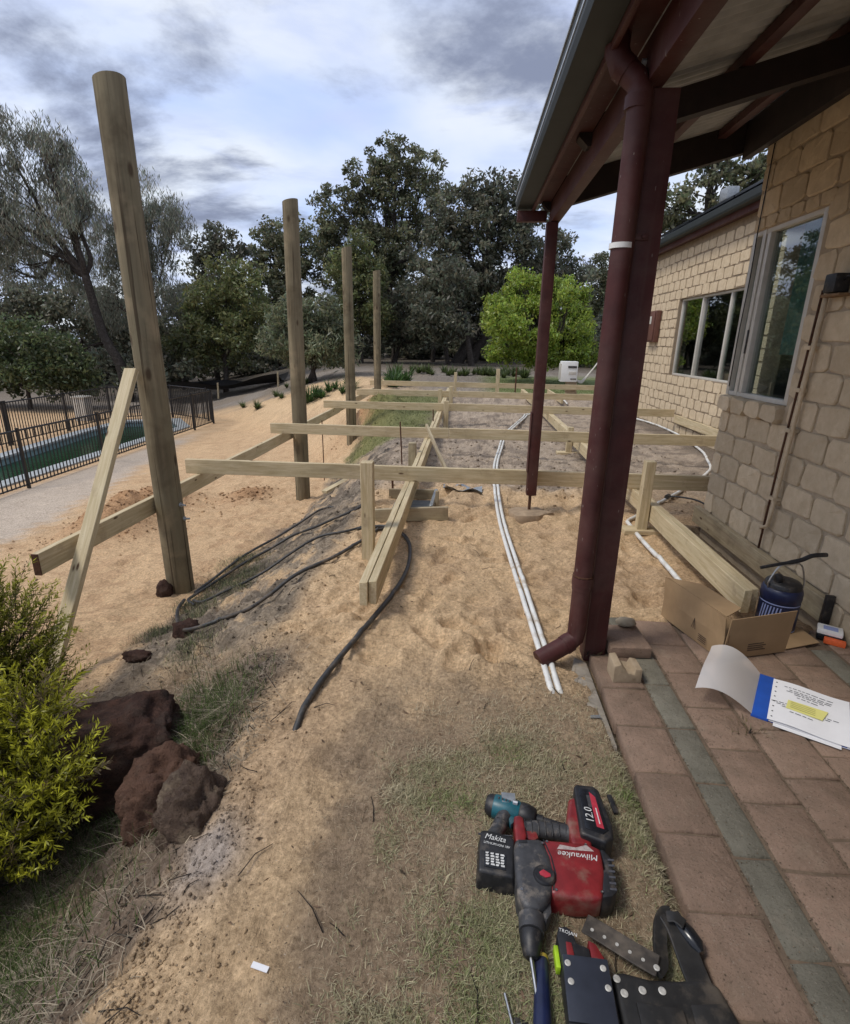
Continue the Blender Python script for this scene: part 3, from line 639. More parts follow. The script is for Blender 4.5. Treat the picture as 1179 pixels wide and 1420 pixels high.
nN = len(cells)
for k in range(4):
    o = bpy.data.objects.new('sill_brick', sillb[k % 3]); C.objects.link(o); o.parent = wallN; o.location = (WX-.004, CYN-.11-k*.222, 1.072)
for k in range(6):
    o = bpy.data.objects.new('brick', halfb[k % 4]); C.objects.link(o); o.parent = wallN; o.location = (WX, CYN-.085-k*.157, 2.348); o.scale = (1, 1.02, .50)
nN += 6
cells = brick_wall(wallF, FX, 13.29, 5.2, .955-6*CS, 19, (8.45, 11.2, .955, 2.33), 999)
cells = [(13.29+5.2-b if False else a, b, z) for a, b, z in cells]; cells.sort(key=lambda c: abs(c[0]-7.6)+abs(c[2]-1.0)*.6)
place_bricks(wallF, FX, cells, 296-nN, farf, farh)
# far end corner return bricks are out of sight; windows
def frame_bar(parent, x0, x1, y0, y1, z0, z1): return MB().box(x0, x1, y0, y1, z0, z1).build('frame', FRAME, parent, .004)
wN = hp('window', MB().box(WX+.035, WX+.05, 3.76, 4.52, 1.16, 2.27).box(WX+.035, WX+.05, 4.54, 4.585, 1.16, 2.27), GLASS)
for a in ((3.73, 3.775, 1.135, 2.30), (4.36, 4.405, 1.165, 2.27), (4.43, 4.475, 1.135, 2.30), (4.565, 4.608, 1.135, 2.30)): frame_bar(wN, WX+.0, WX+.085, *a)
for z in ((1.133, 1.165), (2.27, 2.302)): frame_bar(wN, WX+.003, WX+.082, 3.775, 4.43, *z); frame_bar(wN, WX+.003, WX+.082, 4.475, 4.565, *z)
MB().box(WX-.006, WX-.0005, 4.408, 4.427, 1.45, 1.62).build('latch', BLACK, wN, .002)
bl = MB()
V = []; Fq = []
for i in range(41): V += [(WX+.16+.018*math.sin(i*1.25), 3.55+i*.017, 1.45), (WX+.16+.018*math.sin(i*1.25), 3.55+i*.017, 2.6)]
for i in range(40): Fq.append((2*i, 2*i+2, 2*i+3, 2*i+1))
bl.add(V, Fq); hp('curtain', bl, TEALWALL, smooth=True)
hp('counter', MB().box(WX+.25, WX+.8, 2.3, 4.3, 1.0, 1.06).box(WX+.6, WX+.64, 2.3, 4.3, .2, 1.0), WHITE)
for k, (yy, hh, rr) in enumerate(((3.55, .2, .05), (3.75, .14, .07), (3.98, .24, .045), (4.15, .16, .055))): hp('jar', MB().lathe([(rr, 0), (rr*1.05, hh*.6), (rr*.7, hh*.8), (rr*.7, hh)], 14, (WX+.38, yy, 1.06)), WHITE if k % 2 else GALV, smooth=True)
wF = hp('window', MB().box(FX+.075, FX+.085, 8.49, 9.18, .99, 2.30).box(FX+.095, FX+.105, 9.2, 10.24, .99, 2.30).box(FX+.075, FX+.085, 10.27, 11.16, .99, 2.30), GLASS)
for a in ((8.452, 8.50, .957, 2.328), (11.15, 11.198, .957, 2.328), (9.16, 9.215, .99, 2.295), (10.22, 10.275, .99, 2.295)): frame_bar(wF, FX+.05, FX+.12, *a)
for z in ((.957, .99), (2.295, 2.328)): frame_bar(wF, FX+.045, FX+.125, 8.50, 11.15, *z)
V = []; Fq = []
for i in range(61): V += [(FX+.40+.03*math.sin(i*1.1), 8.45+i*.014, .9), (FX+.40+.03*math.sin(i*1.1), 8.45+i*.014, 2.5)]
for i in range(60): Fq.append((2*i, 2*i+2, 2*i+3, 2*i+1))
hp('curtain', MB().add(V, Fq), mat_plain('grey_curtain', (.20, .19, .17), .9), smooth=True)
hp('fascia', MB().box(FX-.17, FX-.14, CYN+.05, 13.6, 3.27, 3.45).box(FX-.14, FX-.001, CYN+.05, 13.5, 3.30, 3.32), PAINT)
gp = [(0, 0), (-.115, 0), (-.125, .03), (-.125, .115), (-.11, .125), (-.11, .115), (-.115, .03), (-.10, .012), (-.004, .012), (-.004, .10), (0, .10)]
def gutter(y0, y1, x, z):
    m = MB(); n_ = len(gp); m.add([(x+a, y0, z+b) for a, b in gp]+[(x+a, y1, z+b) for a, b in gp], [(i, (i+1) % n_, n_+(i+1) % n_, n_+i) for i in range(n_)]+[tuple(range(n_-1, -1, -1)), tuple(range(n_, 2*n_))]); return m
hp('gutter', gutter(CYN+.05, 13.65, FX-.171, 3.36), GUTTER)
def corrugated(x0, z0, x1, z1, y0, y1, pitch=.076, amp=.012, th=.002):
    n_ = int((y1-y0)/pitch*6); V = []; Fq = []
    for s in (0, 1):
        for i in range(n_+1):
            y = y0+(y1-y0)*i/n_; dz = amp*math.sin(2*math.pi*i/6)+s*th; V += [(x0, y, z0+dz), (x1, y, z1+dz)]
    b = 2*(n_+1)
    for i in range(n_): Fq += [(2*i, 2*i+1, 2*i+3, 2*i+2), (b+2*i, b+2*i+2, b+2*i+3, b+2*i+1)]
    return MB().add(V, Fq)
hp('roof', corrugated(FX-.24, 3.485, 8.2, 4.75, CYN+.05, 13.6), GUTTER, smooth=True)
hp('roof', corrugated(2.2, 3.22, 6.6, 4.45, -1.4, CYN+.04), GUTTER, smooth=True)
for k, (a, b) in enumerate(((7.4, 9.0), (9.05, 10.65), (10.7, 12.3))): hp('solar_panel', MB().add([(3.72, a, 3.54), (3.72, b, 3.54), (5.3, b, 4.02), (5.3, a, 4.02), (3.72, a, 3.575), (3.72, b, 3.575), (5.3, b, 4.055), (5.3, a, 4.055)], [(3, 2, 1, 0), (4, 5, 6, 7), (0, 1, 5, 4), (1, 2, 6, 5), (2, 3, 7, 6), (3, 0, 4, 7)]), SHINYBLK)
hp('roof_vent', MB().box(3.76, 3.94, 9.4, 9.66, 3.60, 3.78), GALV, .02)
# things fixed to the walls
mb_ = thing('meter_box', 'brown metal meter box on the brick wall past the sliding window', 'meter box', (FX-.02, 12.35, 1.87))
MB().box(-.10, .004, -.28, .28, -.31, .31).build('case', METERB, mb_, .01); MB().box(-.125, -.102, -.25, .25, -.28, .28).build('door', METERB, mb_, .008); MB().box(-.132, -.126, -.1, .12, .05, .2).build('viewing_pane', FRAME, mb_, .002); MB().box(-.14, -.126, .17, .2, -.08, 0).build('latch', BLACK, mb_, .003)
cd = thing('wall_conduit', 'thin dark conduit and painted pipe clipped down the near brick wall', 'conduit', (WX-.03, 3.62, .2))
MB().tube([(-.012, .0, -.02), (-.012, -.02, .6), (-.012, -.06, 1.2), (-.012, -.08, 1.62)], .0075, 8).build('dark_cable', RUST, cd, smooth=True)
MB().tube([(-.014, .02, .12), (-.014, -.05, .16), (-.014, -.065, .3), (-.014, -.10, 1.0), (-.014, -.13, 1.6)], .013, 8).build('painted_pipe', BRICK, cd, smooth=True)
for z in (.35, .8, 1.05, 1.3): MB().box(-.032, .03, -.13-z*.03+.06, -.04-z*.03+.03, z-.012, z+.012).build('clip', BRICK, cd, .003)
jb = thing('camera_box', 'small black cable box on a bracket high on the near brick wall', 'cable box', (WX-.05, 3.40, 1.84))
MB().box(-.05, .035, -.05, .05, -.045, .055).build('case', BLACK, jb, .012); MB().box(-.04, .04, -.09, .08, -.065, -.05).build('bracket', CARDIN, jb, .003); MB().tube(smooth_path([(0, -.05, .02), (-.02, -.12, .03), (0, -.2, -.02), (.02, -.3, 0)], 5), .006, 6).build('lead', BLACK, jb, smooth=True)
lc = MB().tube([(WX-.022, 4.50, 2.85), (WX-.022, 4.515, 2.3), (WX-.022, 4.50, 2.0), (WX-.022, 4.52, 1.62), (WX-.022, 4.52, 1.2)], .004, 6)
o = lc.build('drop_cable', BLACK, None, smooth=True, label='thin black cable hanging down the house corner beside the window', cat='cable')

# ------------------------------------------------------------------ veranda
ver = thing('veranda', 'maroon painted steel veranda with grey gutter, downpipe and corrugated roof over the patio', 'veranda', (.70, 2.5, 0))
def vp(name, mb, mat, bevel=0, **k): return abs_child(mb.build(name, mat, None, bevel, **k), ver)
vp('post', MB().box(.650, .755, 2.45, 2.555, -.05, 2.418), PAINT, .006)
p2 = vp('post', MB().box(.585, .675, 4.80, 4.89, .165, 2.418), PAINT, .006)
abs_child(MB().box(.605, .655, 4.82, 4.87, .158, .1648).tube([(.625, 4.845, -.05), (.625, 4.845, .165)], .014, 10).build('stirrup', RUST, None), ver)
vp('corner_cleat', MB().box(.575, .583, 4.795, 4.885, .38, .92), PAINT, .002)
vp('beam', MB().box(.618, .688, -1.4, 4.96, 2.42, 2.575), PAINT, .005)
vp('fascia', MB().box(.475, .497, -1.4, 5.02, 2.52, 2.67), PAINT, .004)
vp('soffit_strip', MB().box(.50, .616, -1.4, 4.98, 2.578, 2.588), PAINT)
vp('end_cap', MB().box(.36, .60, 4.97, 5.03, 2.45, 2.53), PAINT, .004)
vg = vp('gutter', gutter(-1.4, 5.04, .473, 2.545), GUTTER)
MB().box(.3445, .3500, -1.4, 5.04, 2.600, 2.613).box(.341, .352, -1.4, 5.04, 2.658, 2.670).build('lip_highlight', GALV, vg)  # pale strips paint the highlight along the gutter lip
def zr(x): return 2.525+.27*(x-.65)
def rafter(y0, y1, d=.14, WX=WX): return MB().add([(.55, y0, zr(.55)+.06), (.60, y0, zr(.60)), (WX-.02, y0, zr(WX)), (WX-.02, y0, zr(WX)+d), (.55, y0, zr(.55)+d), (.55, y1, zr(.55)+.06), (.60, y1, zr(.60)), (WX-.02, y1, zr(WX)), (WX-.02, y1, zr(WX)+d), (.55, y1, zr(.55)+d)],
     [(4, 3, 2, 1, 0), (5, 6, 7, 8, 9), (0, 1, 6, 5), (1, 2, 7, 6), (2, 3, 8, 7), (3, 4, 9, 8), (4, 0, 5, 9)])
SHADET = mat_plain('shade_dark_rafter', (.018, .010, .009), .7, 0, .3, 12, dirt=(.05, .035, .03), dirt_amt=.4)  # near-black: the shade under the roof is put into the rafter and plate colour
for y in (4.93, 3.45, 1.9, .4, -1.1): vp('rafter', rafter(y-.045, y+.045, .212, WX+.30) if y > 4.5 else rafter(y-.045, y+.045), SHADET)
for x in (.80, 1.36, 1.85): vp('purlin', MB().box(x-.03, x+.03, -1.4, 4.88, zr(x)+.145, zr(x)+.20), PAINT, .003)
vp('wall_plate', MB().box(WX-.07, WX-.018, -1.4, 4.88, 2.855, 3.10), SHADET, .003)
vp('roof_sheet', corrugated(.40, zr(.40)+.222, 2.42, zr(2.42)+.222, -1.4, 5.03), SHEET, smooth=True)
PXc, PYc = .596, 2.428
dp = vp('downpipe', MB().tube([(.505, 2.45, 2.60), (.505, 2.45, 2.53), (.525, 2.447, 2.485), (.585, 2.436, 2.435), (.604, PYc, 2.39), (PXc, PYc, 1.2), (PXc, PYc, .15), (.59, 2.425, .10), (.545, 2.405, .068), (.405, 2.345, .008)], .045, 20), PAINT, smooth='sharp')
for z, r in ((2.36, .0485), (.41, .0505), (.385, .0478)): MB().tube([(PXc, PYc, z-.022), (PXc, PYc, z+.022)], r, 20).build('collar', PAINT, dp, smooth='sharp')
for p_, q_ in (((.565, 2.415, .080), (.535, 2.40, .064)), ((.523, 2.448, 2.487), (.55, 2.443, 2.465))): MB().tube([p_, q_], .0488, 20).build('collar', PAINT, dp, smooth='sharp')
MB().tube([(PXc, PYc, 1.865), (PXc, PYc, 1.885)], .0478, 20).build('paint_tape', WHITE, dp, smooth='sharp')
MB().tube([(PXc, PYc, .435), (PXc, PYc, .442)], .0492, 20).build('seam_ring', RUST, dp, smooth='sharp')
MB().box(.64, .70, 2.436, 2.4485, 1.90, 1.925).tube([(.68, 2.436, 1.912), (.68, 2.427, 1.912)], .008, 8).build('bracket', PAINT, dp, .001)
vp('bolt', MB().tube([(.617, 2.46, 2.50), (.602, 2.46, 2.50)], .012, 8), GALV)
ftg = MB(); ring = []
fr_ = random.Random(2)
for k in range(11):
    a = 2*math.pi*k/11; ring.append((.625+(.19+fr_.uniform(-.03, .05))*math.cos(a), 4.80+(.15+fr_.uniform(-.03, .05))*math.sin(a)))
ftg.prism(ring, -.12, .022); ftg.build('concrete_footing', mat_plain('sandy_concrete', (.36, .27, .185), .95, 0, .25, 18, .008, spec=.15, dirt=(.22, .165, .115), dirt_amt=.5), None, .03, label='rough concrete pad under the post standing on a steel stirrup', cat='footing')

# ------------------------------------------------------------------ timber frame
def plank(name, a, b, h, t, label=None, cat='timber', group=None, mat=None, parent=None, upv=(0, 0, 1)):
    """a sawn plank from a to b (centre line), h tall, t thick; its own X axis runs along the grain"""
    a, b = Vector(a), Vector(b); d = (b-a); ln = d.length; x = d.normalized(); u = Vector(upv); y = u.cross(x).normalized(); z = x.cross(y)
    m = MB(); n_ = max(2, int(ln/.5)); r = random.Random(hash((round(a.x, 2), round(a.y, 2), round(b.x, 2))) & 0xffff); V = []; Fq = []
    for i in range(n_+1):
        X = -ln/2+ln*i/n_; e = 0 if i in (0, n_) else 1; oy, oz = e*r.uniform(-.003, .003), e*r.uniform(-.003, .003)
        V += [(X, -t/2+oy, -h/2+oz), (X, t/2+oy, -h/2+oz), (X, t/2+oy, h/2+oz), (X, -t/2+oy, h/2+oz)]
    for i in range(n_):
        for k in range(4): Fq.append((4*i+k, 4*i+(k+1) % 4, 4*i+4+(k+1) % 4, 4*i+4+k))
    Fq += [(3, 2, 1, 0), tuple(4*n_+k for k in range(4))]
    m.add(V, Fq); me_ = m.mesh(name, .003, 1, ang=60)
    o = put(name, me_, mat or PINE, None, label=label, cat=cat, group=group)
    M = Matrix(((x.x, y.x, z.x, (a.x+b.x)/2), (x.y, y.y, z.y, (a.y+b.y)/2), (x.z, y.z, z.z, (a.z+b.z)/2), (0, 0, 0, 1)))
    if parent is not None: o.parent = parent; o.matrix_parent_inverse = Matrix.Translation(-Vector(parent.location))
    o.matrix_world = M if parent is None else M
    if parent is not None: o.matrix_basis = M
    return o
JT, JB, BT, BB = .37, .23, .23, .09
def joist(y, segs, label):
    o = None
    t = thing('cross_joist', label, 'joist', (segs[0][0], y, JB))
    for k, (x0, x1, dy) in enumerate(segs): plank('board', (x0, y+dy, (JT+JB)/2), (x1, y+dy, (JT+JB)/2+(.0 if k == 0 else -.004)), .14, .045, parent=t, cat=None)
    return t
joist(4.945, [(-2.70, 2.60, 0)], 'first cross joist counting from the patio, running behind the hanging maroon post')
joist(7.36, [(-2.72, -.22, 0), (-.215, 3.87, 0)], 'second cross joist counting from the patio')
joist(10.42, [(-2.76, .55, 0), (.555, 3.87, 0)], 'third cross joist counting from the patio')
joist(13.15, [(-2.66, -.20, .0), (-.19, 4.3, .005)], 'fourth cross joist counting from the patio')
joist(16.15, [(-2.86, 4.6, 0)], 'fifth cross joist, the last one before the garden beds')
def bearer(label, x, y0, y1, n=1, joins=()):
    t = thing('floor_bearer', label, 'bearer', (x, y0, BB))
    cuts = [y0, *joins, y1]
    for k in range(n):
        for i, (a, b) in enumerate(zip(cuts[:-1], cuts[1:])):
            plank('board', (x+k*.0475, a+(.03*k if i == 0 else 0)+(.002 if i else 0), (BT+BB)/2-.004*k-.001*(i % 2)), (x+k*.0475, b, (BT+BB)/2-.004*k-.001*(i % 2)), .14, .045, parent=t, cat=None)
    return t
bearer('doubled pine bearer with its free end above the sand, beside the propped stump', -.525, 2.66, 15.9, 2, (8.3,))
lb_ = bearer('outer pine bearer bolted along the round poles with a dark sealed end', -2.575, 2.84, 10.9, 1, (7.3,))
MB().box(-.0225, .0225, -.006, -.0005, 0, .138).build('sealed_end', RUST, lb_)
lb2 = bearer('short outer bearer between the third and fourth round poles', -2.60, 10.95, 16.1, 1)
bearer('doubled pine bearer leading from the cardboard box past the plated stump', 1.585, 2.80, 16.0, 2, (6.4, 10.4))
bearer('short pine bearer running beside the air conditioner', 2.35, 13.6, 16.1, 1)
plank('ledger', (WX-.042, 2.86, .10), (WX-.042, 4.66, .10), .14, .045, 'pine ledger fixed along the foot of the near brick wall', 'ledger', mat=PINE_OLD)
plank('ledger', (FX-.048, 7.45, .20), (FX-.048, 10.38, .20), .14, .045, 'pine ledger fixed along the far brick wall under the sliding window', 'ledger', mat=PINE)
MB().box(WX-.066, WX-.021, 2.835, 2.858, .02, .20).build('ledger_end_block', BLACK, None, .003, label='dark end block against the ledger beside the blue water jug', cat='block')
def stump(name, x, y, z0, z1, s, label, plate=None, mat=None):
    t = thing('stump_post', label, 'stump post', (x, y, z0)); plank('post', (x, y, z0), (x, y, z1), s, s, parent=t, cat=None, upv=(0, 1, 0), mat=mat)
    if plate: plank('sole_plate', (x-plate/2, y, z0-.02), (x+plate/2, y, z0-.02), .04, .14, parent=t, cat=None)
    return t
stump('s', -.665, 3.60, hz(-.665, 3.6)-.03, .70, .085, 'tall pine stump standing beside the free end of the doubled bearer')
stump('s', 1.515, 4.42, .02, .60, .08, 'pine stump on a sole plate between brick wall and veranda post', .3)
stump('s', 1.515, 7.86, .0, .36, .08, 'short stump on a sole plate behind the second joist', .34)
stump('s', -.37, 10.30, -.08, .43, .09, 'stump holding the doubled bearer at the third joist')
stump('s', -.36, 12.95, -.08, .50, .09, 'stump holding the doubled bearer at the fourth joist')
stump('s', -.62, 13.0, -.08, .42, .09, 'second stump paired across the bearer at the fourth joist')
stump('s', .88, 15.9, -.06, .78, .10, 'tall stump rising above the fifth joist')
stump('s', -.33, 15.95, -.06, .66, .08, 'thin stump where the doubled bearer meets the fifth joist')
stump('s', -.62, 6.35, -.06, .34, .09, 'weathered stump under the bearer between first and second joist', mat=PINE_OLD)
# round poles
def pole(y, x, z0, z1, r, label, seed, lean=(0, 0), bolts=()):
    t = thing('timber_pole', label, 'pole', (x, y, z0)); rr = random.Random(seed); seg = 28; n_ = 16; V = []; Fq = []
    ph = [rr.uniform(0, 6.28) for _ in range(3)]; lob = [.0022*math.sin(2*2*math.pi*k/seg+ph[0])+.0016*math.sin(3*2*math.pi*k/seg+ph[1])+.0008*math.sin(7*2*math.pi*k/seg+ph[2]) for k in range(seg)]
    for i in range(n_+1):
        f = i/n_; z = (z1-z0)*f; tp = r*(1.03-.07*f)
        wob = (.006*math.sin(3.1*f+seed), .006*math.cos(4.3*f+seed))
        for k in range(seg):
            a = 2*math.pi*k/seg; q = tp+lob[k]+.0015*math.sin(5*f+2*a+seed); V.append((q*math.cos(a)+wob[0]+lean[0]*f, q*math.sin(a)+wob[1]+lean[1]*f, z+(.02*math.cos(a) if i == n_ else 0)))
    for i in range(n_):
        for k in range(seg): Fq.append((i*seg+k, i*seg+(k+1) % seg, (i+1)*seg+(k+1) % seg, (i+1)*seg+k))
    Fq += [tuple(range(seg-1, -1, -1)), tuple(n_*seg+k for k in range(seg))]
    me_ = MB().add(V, Fq).mesh('shaft', .006, 2, ang=60); put('shaft', me_, POLE, t)
    for (bz, ang_) in bolts: MB().tube([(r*.9*math.cos(ang_), r*.9*math.sin(ang_), bz-z0), ((r+.055)*math.cos(ang_), (r+.055)*math.sin(ang_), bz-z0)], .008, 8).tube([((r+.006)*math.cos(ang_), (r+.006)*math.sin(ang_), bz-z0), ((r+.018)*math.cos(ang_), (r+.018)*math.sin(ang_), bz-z0)], .02, 8).build('bolt', GALV, t)
    return t
PX = -2.440
pole(4.12, PX, -.68, 3.14, .103, 'tall round timber pole with a diagonal brace leaning on it', 1, (-.02, 0), ((.17, -.15), (.04, .1)))
pole(7.76, PX+.01, -.92, 3.22, .104, 'round timber pole at the second joist, no brace', 4, (.03, 0))
pole(11.26, PX+.03, -1.12, 3.19, .102, 'round timber pole standing at the third joist', 7, (.0, 0))
pole(14.88, PX+.02, -1.1, 3.2, .098, 'round timber pole beside the leafy plants near the last joist', 9)
plank('diagonal_brace', (-2.50, 3.965, 1.26), (-2.455, 2.56, -.58), .090, .045, 'pale pine brace propped diagonally from the sand up to a round pole', 'brace', upv=(1, 0, 0))

# formwork, stakes, rods
fw = thing('formwork_box', 'timber formwork around a grey footing pit under the doubled bearer', 'formwork', (-.48, 4.55, 0))
plank('board', (-.84, 4.42, .03), (-.12, 4.52, .055), .12, .04, parent=fw, cat=None, mat=PINE_OLD); plank('board', (-.74, 5.18, .03), (-.26, 5.2, .03), .10, .03, parent=fw, cat=None, mat=PINE_OLD); plank('board', (-.275, 4.56, .05), (-.26, 5.16, .04), .12, .03, parent=fw, cat=None, mat=GALV)
abs_child(MB().box(-.66, -.30, 4.60, 5.1, -.1, .0).build('mortar_bed', mat_plain('wet_mortar', (.13, .135, .13), .7, 0, .3, 20, .003), None, .02), fw); plank('peg', (-.235, 4.75, -.08), (-.23, 4.76, .19), .035, .035, parent=fw, cat=None, mat=PINE_OLD, upv=(0, 1, 0))
def rod(x, y, z1, label, mat=RUST, r=.009, lean=(0, 0)):
    zb = hz(x, y); MB().tube([(0, 0, -.1), (lean[0]*.5, lean[1]*.5, (z1-zb)*.5), (lean[0], lean[1], z1-zb)], r, 7).build('marker_stake', mat, None, loc=(x, y, zb), label=label, cat='stake', smooth='sharp')
rod(-.76, 6.5, .56, 'rusty steel stake standing in front of the second joist', lean=(-.03, .02)); rod(-.70, 5.2, .30, 'short rusty stake beside the formwork', r=.011, lean=(-.01, 0)); rod(-.86, 4.72, .27, 'grey galvanised stake at the corner of the formwork', GALV, .013, (-.02, 0)); rod(-.52, 9.0, .42, 'thin dark stake on the sloping lawn beyond the second joist', lean=(-.02, 0)); rod(1.35, 15.4, .85, 'tall dark steel stake near the last joist', r=.02); rod(-2.48, 9.2, .16, 'rusty pin beside the outer bearer', lean=(0, 0))
plank('loose_batten', (-.50, 6.95, .46), (-.14, 5.75, .06), .045, .03, 'grey batten leaning against the doubled bearer behind the first joist', 'batten', mat=PINE_OLD)
plank('offcut_board', (-.30, 5.95, .02), (.12, 6.02, .02), .10, .03, 'weathered board offcut lying in grey sand by the leaning batten', 'offcut', mat=PINE_OLD)
plank('offcut_board', (-1.95, 7.2, -.56), (-1.7, 7.7, -.48), .04, .09, 'pale offcut on the bank by the second round pole', 'offcut')
plank('offcut_board', (-1.75, 8.3, -.5), (-1.62, 8.7, -.46), .03, .07, 'smaller pale offcut higher on the bank behind the second pole', 'offcut')
fl = MB(); V = []; Fq = []
for i in range(9):
    for j in range(5): V.append((-.2+.05*i, 5.33+.05*j-.01*i, .055+.02*math.sin(i*1.3+j)+.015*math.cos(j*2.1)))
for i in range(8):
    for j in range(4): Fq.append((i*5+j, i*5+5+j, i*5+6+j, i*5+1+j))
fl.add(V+[(x, y, z-.006) for x, y, z in V], Fq+[tuple(45+i for i in reversed(f)) for f in Fq]); fl.build('crumpled_flashing', GALV, None, smooth=True, label='crumpled silver flashing lying behind the formwork', cat='flashing')

# ------------------------------------------------------------------ pipes and hoses
def ground_line(pts, r, lift=0.0, n=10, sink=.25, bury=(0, 0)):
    P = smooth_path([(x, y, 0) for x, y in pts], n); X = np.array([p.x for p in P]); Y = np.array([p.y for p in P]); Z = H(X, Y)
    k = np.ones(13)/13; Zp = np.pad(Z, 4, 'edge'); Zm = np.max(np.stack([Zp[i:i+len(Z)] for i in range(9)]), 0); Zs = np.convolve(np.pad(.7*Zm+.3*Z, 6, 'edge'), k, 'valid'); Zs = np.maximum(Zs, Z-.2*r)
    m_ = len(X); dip = np.maximum(np.clip(1-np.arange(m_)/(.08*m_+2), 0, 1)*bury[0], np.clip(1-(m_-1-np.arange(m_))/(.08*m_+2), 0, 1)*bury[1])
    return [Vector((x, y, z+r*(1-sink)+lift-d_)) for x, y, z, d_ in zip(X, Y, Zs, dip)]
def hose(pts, r, label, name='poly_hose', cat='hose', mat=POLY, lift=0, sink=.25, bury=(0, 0)):
    P = ground_line(pts, r, lift, sink=sink, bury=bury); c = P[0].copy(); return MB().tube([p-c for p in P], r, 10).build(name, mat, None, loc=c, smooth='sharp', label=label, cat=cat)
hose([(-.86, 4.15), (-.62, 4.22), (-.42, 3.95), (-.36, 3.5), (-.40, 3.0), (-.52, 2.46), (-.61, 2.12), (-.64, 1.92), (-.65, 1.76)], .0145, 'thick black poly hose curving from the stump across the sand to the lawn edge', bury=(0, .05))
hose([(-.62, 4.2), (-.70, 4.09), (-.77, 3.82), (-.91, 3.5), (-1.12, 3.29), (-1.26, 3.13), (-1.38, 2.96), (-1.56, 2.87), (-1.78, 2.98), (-1.99, 3.27), (-2.18, 3.62), (-2.26, 3.85)], .0130, 'black poly hose looping down the bank towards the braced pole', lift=.006)
hose([(-1.02, 5.35), (-.99, 5.05), (-1.05, 4.88), (-1.20, 4.82), (-1.41, 4.83), (-1.72, 4.90), (-1.98, 4.70), (-2.13, 4.38), (-2.22, 4.1), (-2.22, 3.85), (-2.08, 3.68)], .0125, 'black poly hose ending in a tight bend at the foot of the braced pole', lift=.008)
hose([(-.80, 4.32), (-.88, 4.23), (-1.02, 4.16), (-1.2, 4.14), (-1.4, 3.97), (-1.62, 3.85), (-1.81, 3.67), (-1.97, 3.63), (-2.12, 3.74)], .0105, 'thinner black poly hose lying between the other hoses on the bank', lift=.004)
hose([(-1.45, 5.72), (-1.68, 5.78), (-1.93, 5.62), (-2.10, 5.2), (-2.19, 4.7), (-2.25, 4.3), (-2.27, 4.05)], .0125, 'black poly hose along the crest of the bank to the braced pole', lift=.006)
def pair(off, name, label):
    pts = [(.475, 1.99), (.45, 2.32), (.415, 3.0), (.385, 3.6), (.35, 4.5), (.345, 5.3), (.37, 6.1), (.42, 6.9), (.50, 7.6), (.70, 9.1), (1.1, 10.8), (1.6, 12.7), (2.0, 14.2)]
    q = []
    for i, p in enumerate(pts):
        a = Vector(pts[max(i-1, 0)]); b = Vector(pts[min(i+1, len(pts)-1)]); d = (b-a).normalized(); q.append((p[0]+d.y*off, p[1]-d.x*off))
    return hose(q, .0150, label, name, 'conduit', PVC, sink=.15, bury=(.05, .06))
pair(-.019, 'white_conduit', 'white conduit of the twin pair curving across the sand, on its pool side'); pair(.019, 'white_conduit', 'white conduit of the twin pair curving across the sand, on its house side')
hose([(1.44, 3.05), (1.455, 3.6), (1.46, 4.15), (1.475, 4.60), (1.50, 4.72), (1.62, 4.86), (1.95, 5.28), (2.36, 5.84), (2.95, 6.66), (3.25, 7.2), (3.42, 7.75), (3.62, 8.5), (3.80, 9.8), (3.75, 11.5), (3.3, 13)], .017, 'single white pipe bending around the brick corner past the plated stump', 'white_pipe', 'pipe', PVC, sink=.1)
tp = MB().tube([(2.07, 5.42, .03), (2.11, 5.48, .03)], .024, 10).tube(smooth_path([(2.09, 5.45, .03), (2.2, 5.36, .05), (2.3, 5.2, .06), (2.38, 5.0, .02)], 5), .009, 7); tp.build('pipe_tee', POLY, None, smooth='sharp', label='dark fitting and cable joined to the bent white pipe', cat='fitting')
hose([(1.72, 14.1), (1.55, 14.7), (1.3, 15.6), (1.2, 16.0)], .022, 'white pipe end near the last joist and the dark stake', 'white_pipe', 'pipe', PVC)
hose([(2.55, 14.0), (2.5, 14.6), (2.38, 15.6)], .022, 'white pipe lying towards the air conditioner', 'white_pipe', 'pipe', PVC)

# ------------------------------------------------------------------ air conditioner on bricks
ac = thing('air_conditioner', 'white air conditioner box perched on a stack of bricks', 'air conditioner', (2.93, 16.35, hz(2.93, 16.35)))
MB().box(-.23, .23, -.16, .2, .45, 1.02).build('case', WHITE, ac, .02); MB().box(-.05, .19, -.172, -.1605, .84, .90).build('vent', GREYP, ac, .002); MB().box(-.02, .19, -.17, -.1605, .66, .74).build('badge_panel', FRAME, ac, .002); MB().box(.04, .2, -.172, -.1605, .52, .55).build('vent', GREYP, ac, .002)
for k in range(6): MB().box(-.26, -.231, -.13+k*.05, -.10+k*.05, .52, .96).build('grille_slat', FRAME, ac, .003)
for k in range(5): MB().box(-.05+.02*(k % 2), .25+.02*(k % 2), -.12, .12, .001+k*.089, .087+k*.089).build('support_brick', PALEBRICK, ac, .006)
for k in range(3): MB().tube(smooth_path([(.22, .02*k, .52), (.4, .02*k, .42+.03*k), (.62, .03*k, .72), (.85, .03*k, 1.05)], 6), .018, 7).build('line', FRAME, ac, smooth=True)
plank('timber_block', (3.25, 16.05, .06), (3.9, 16.05, .06), .14, .05, 'pine board end lying beside the brick stack', 'offcut')

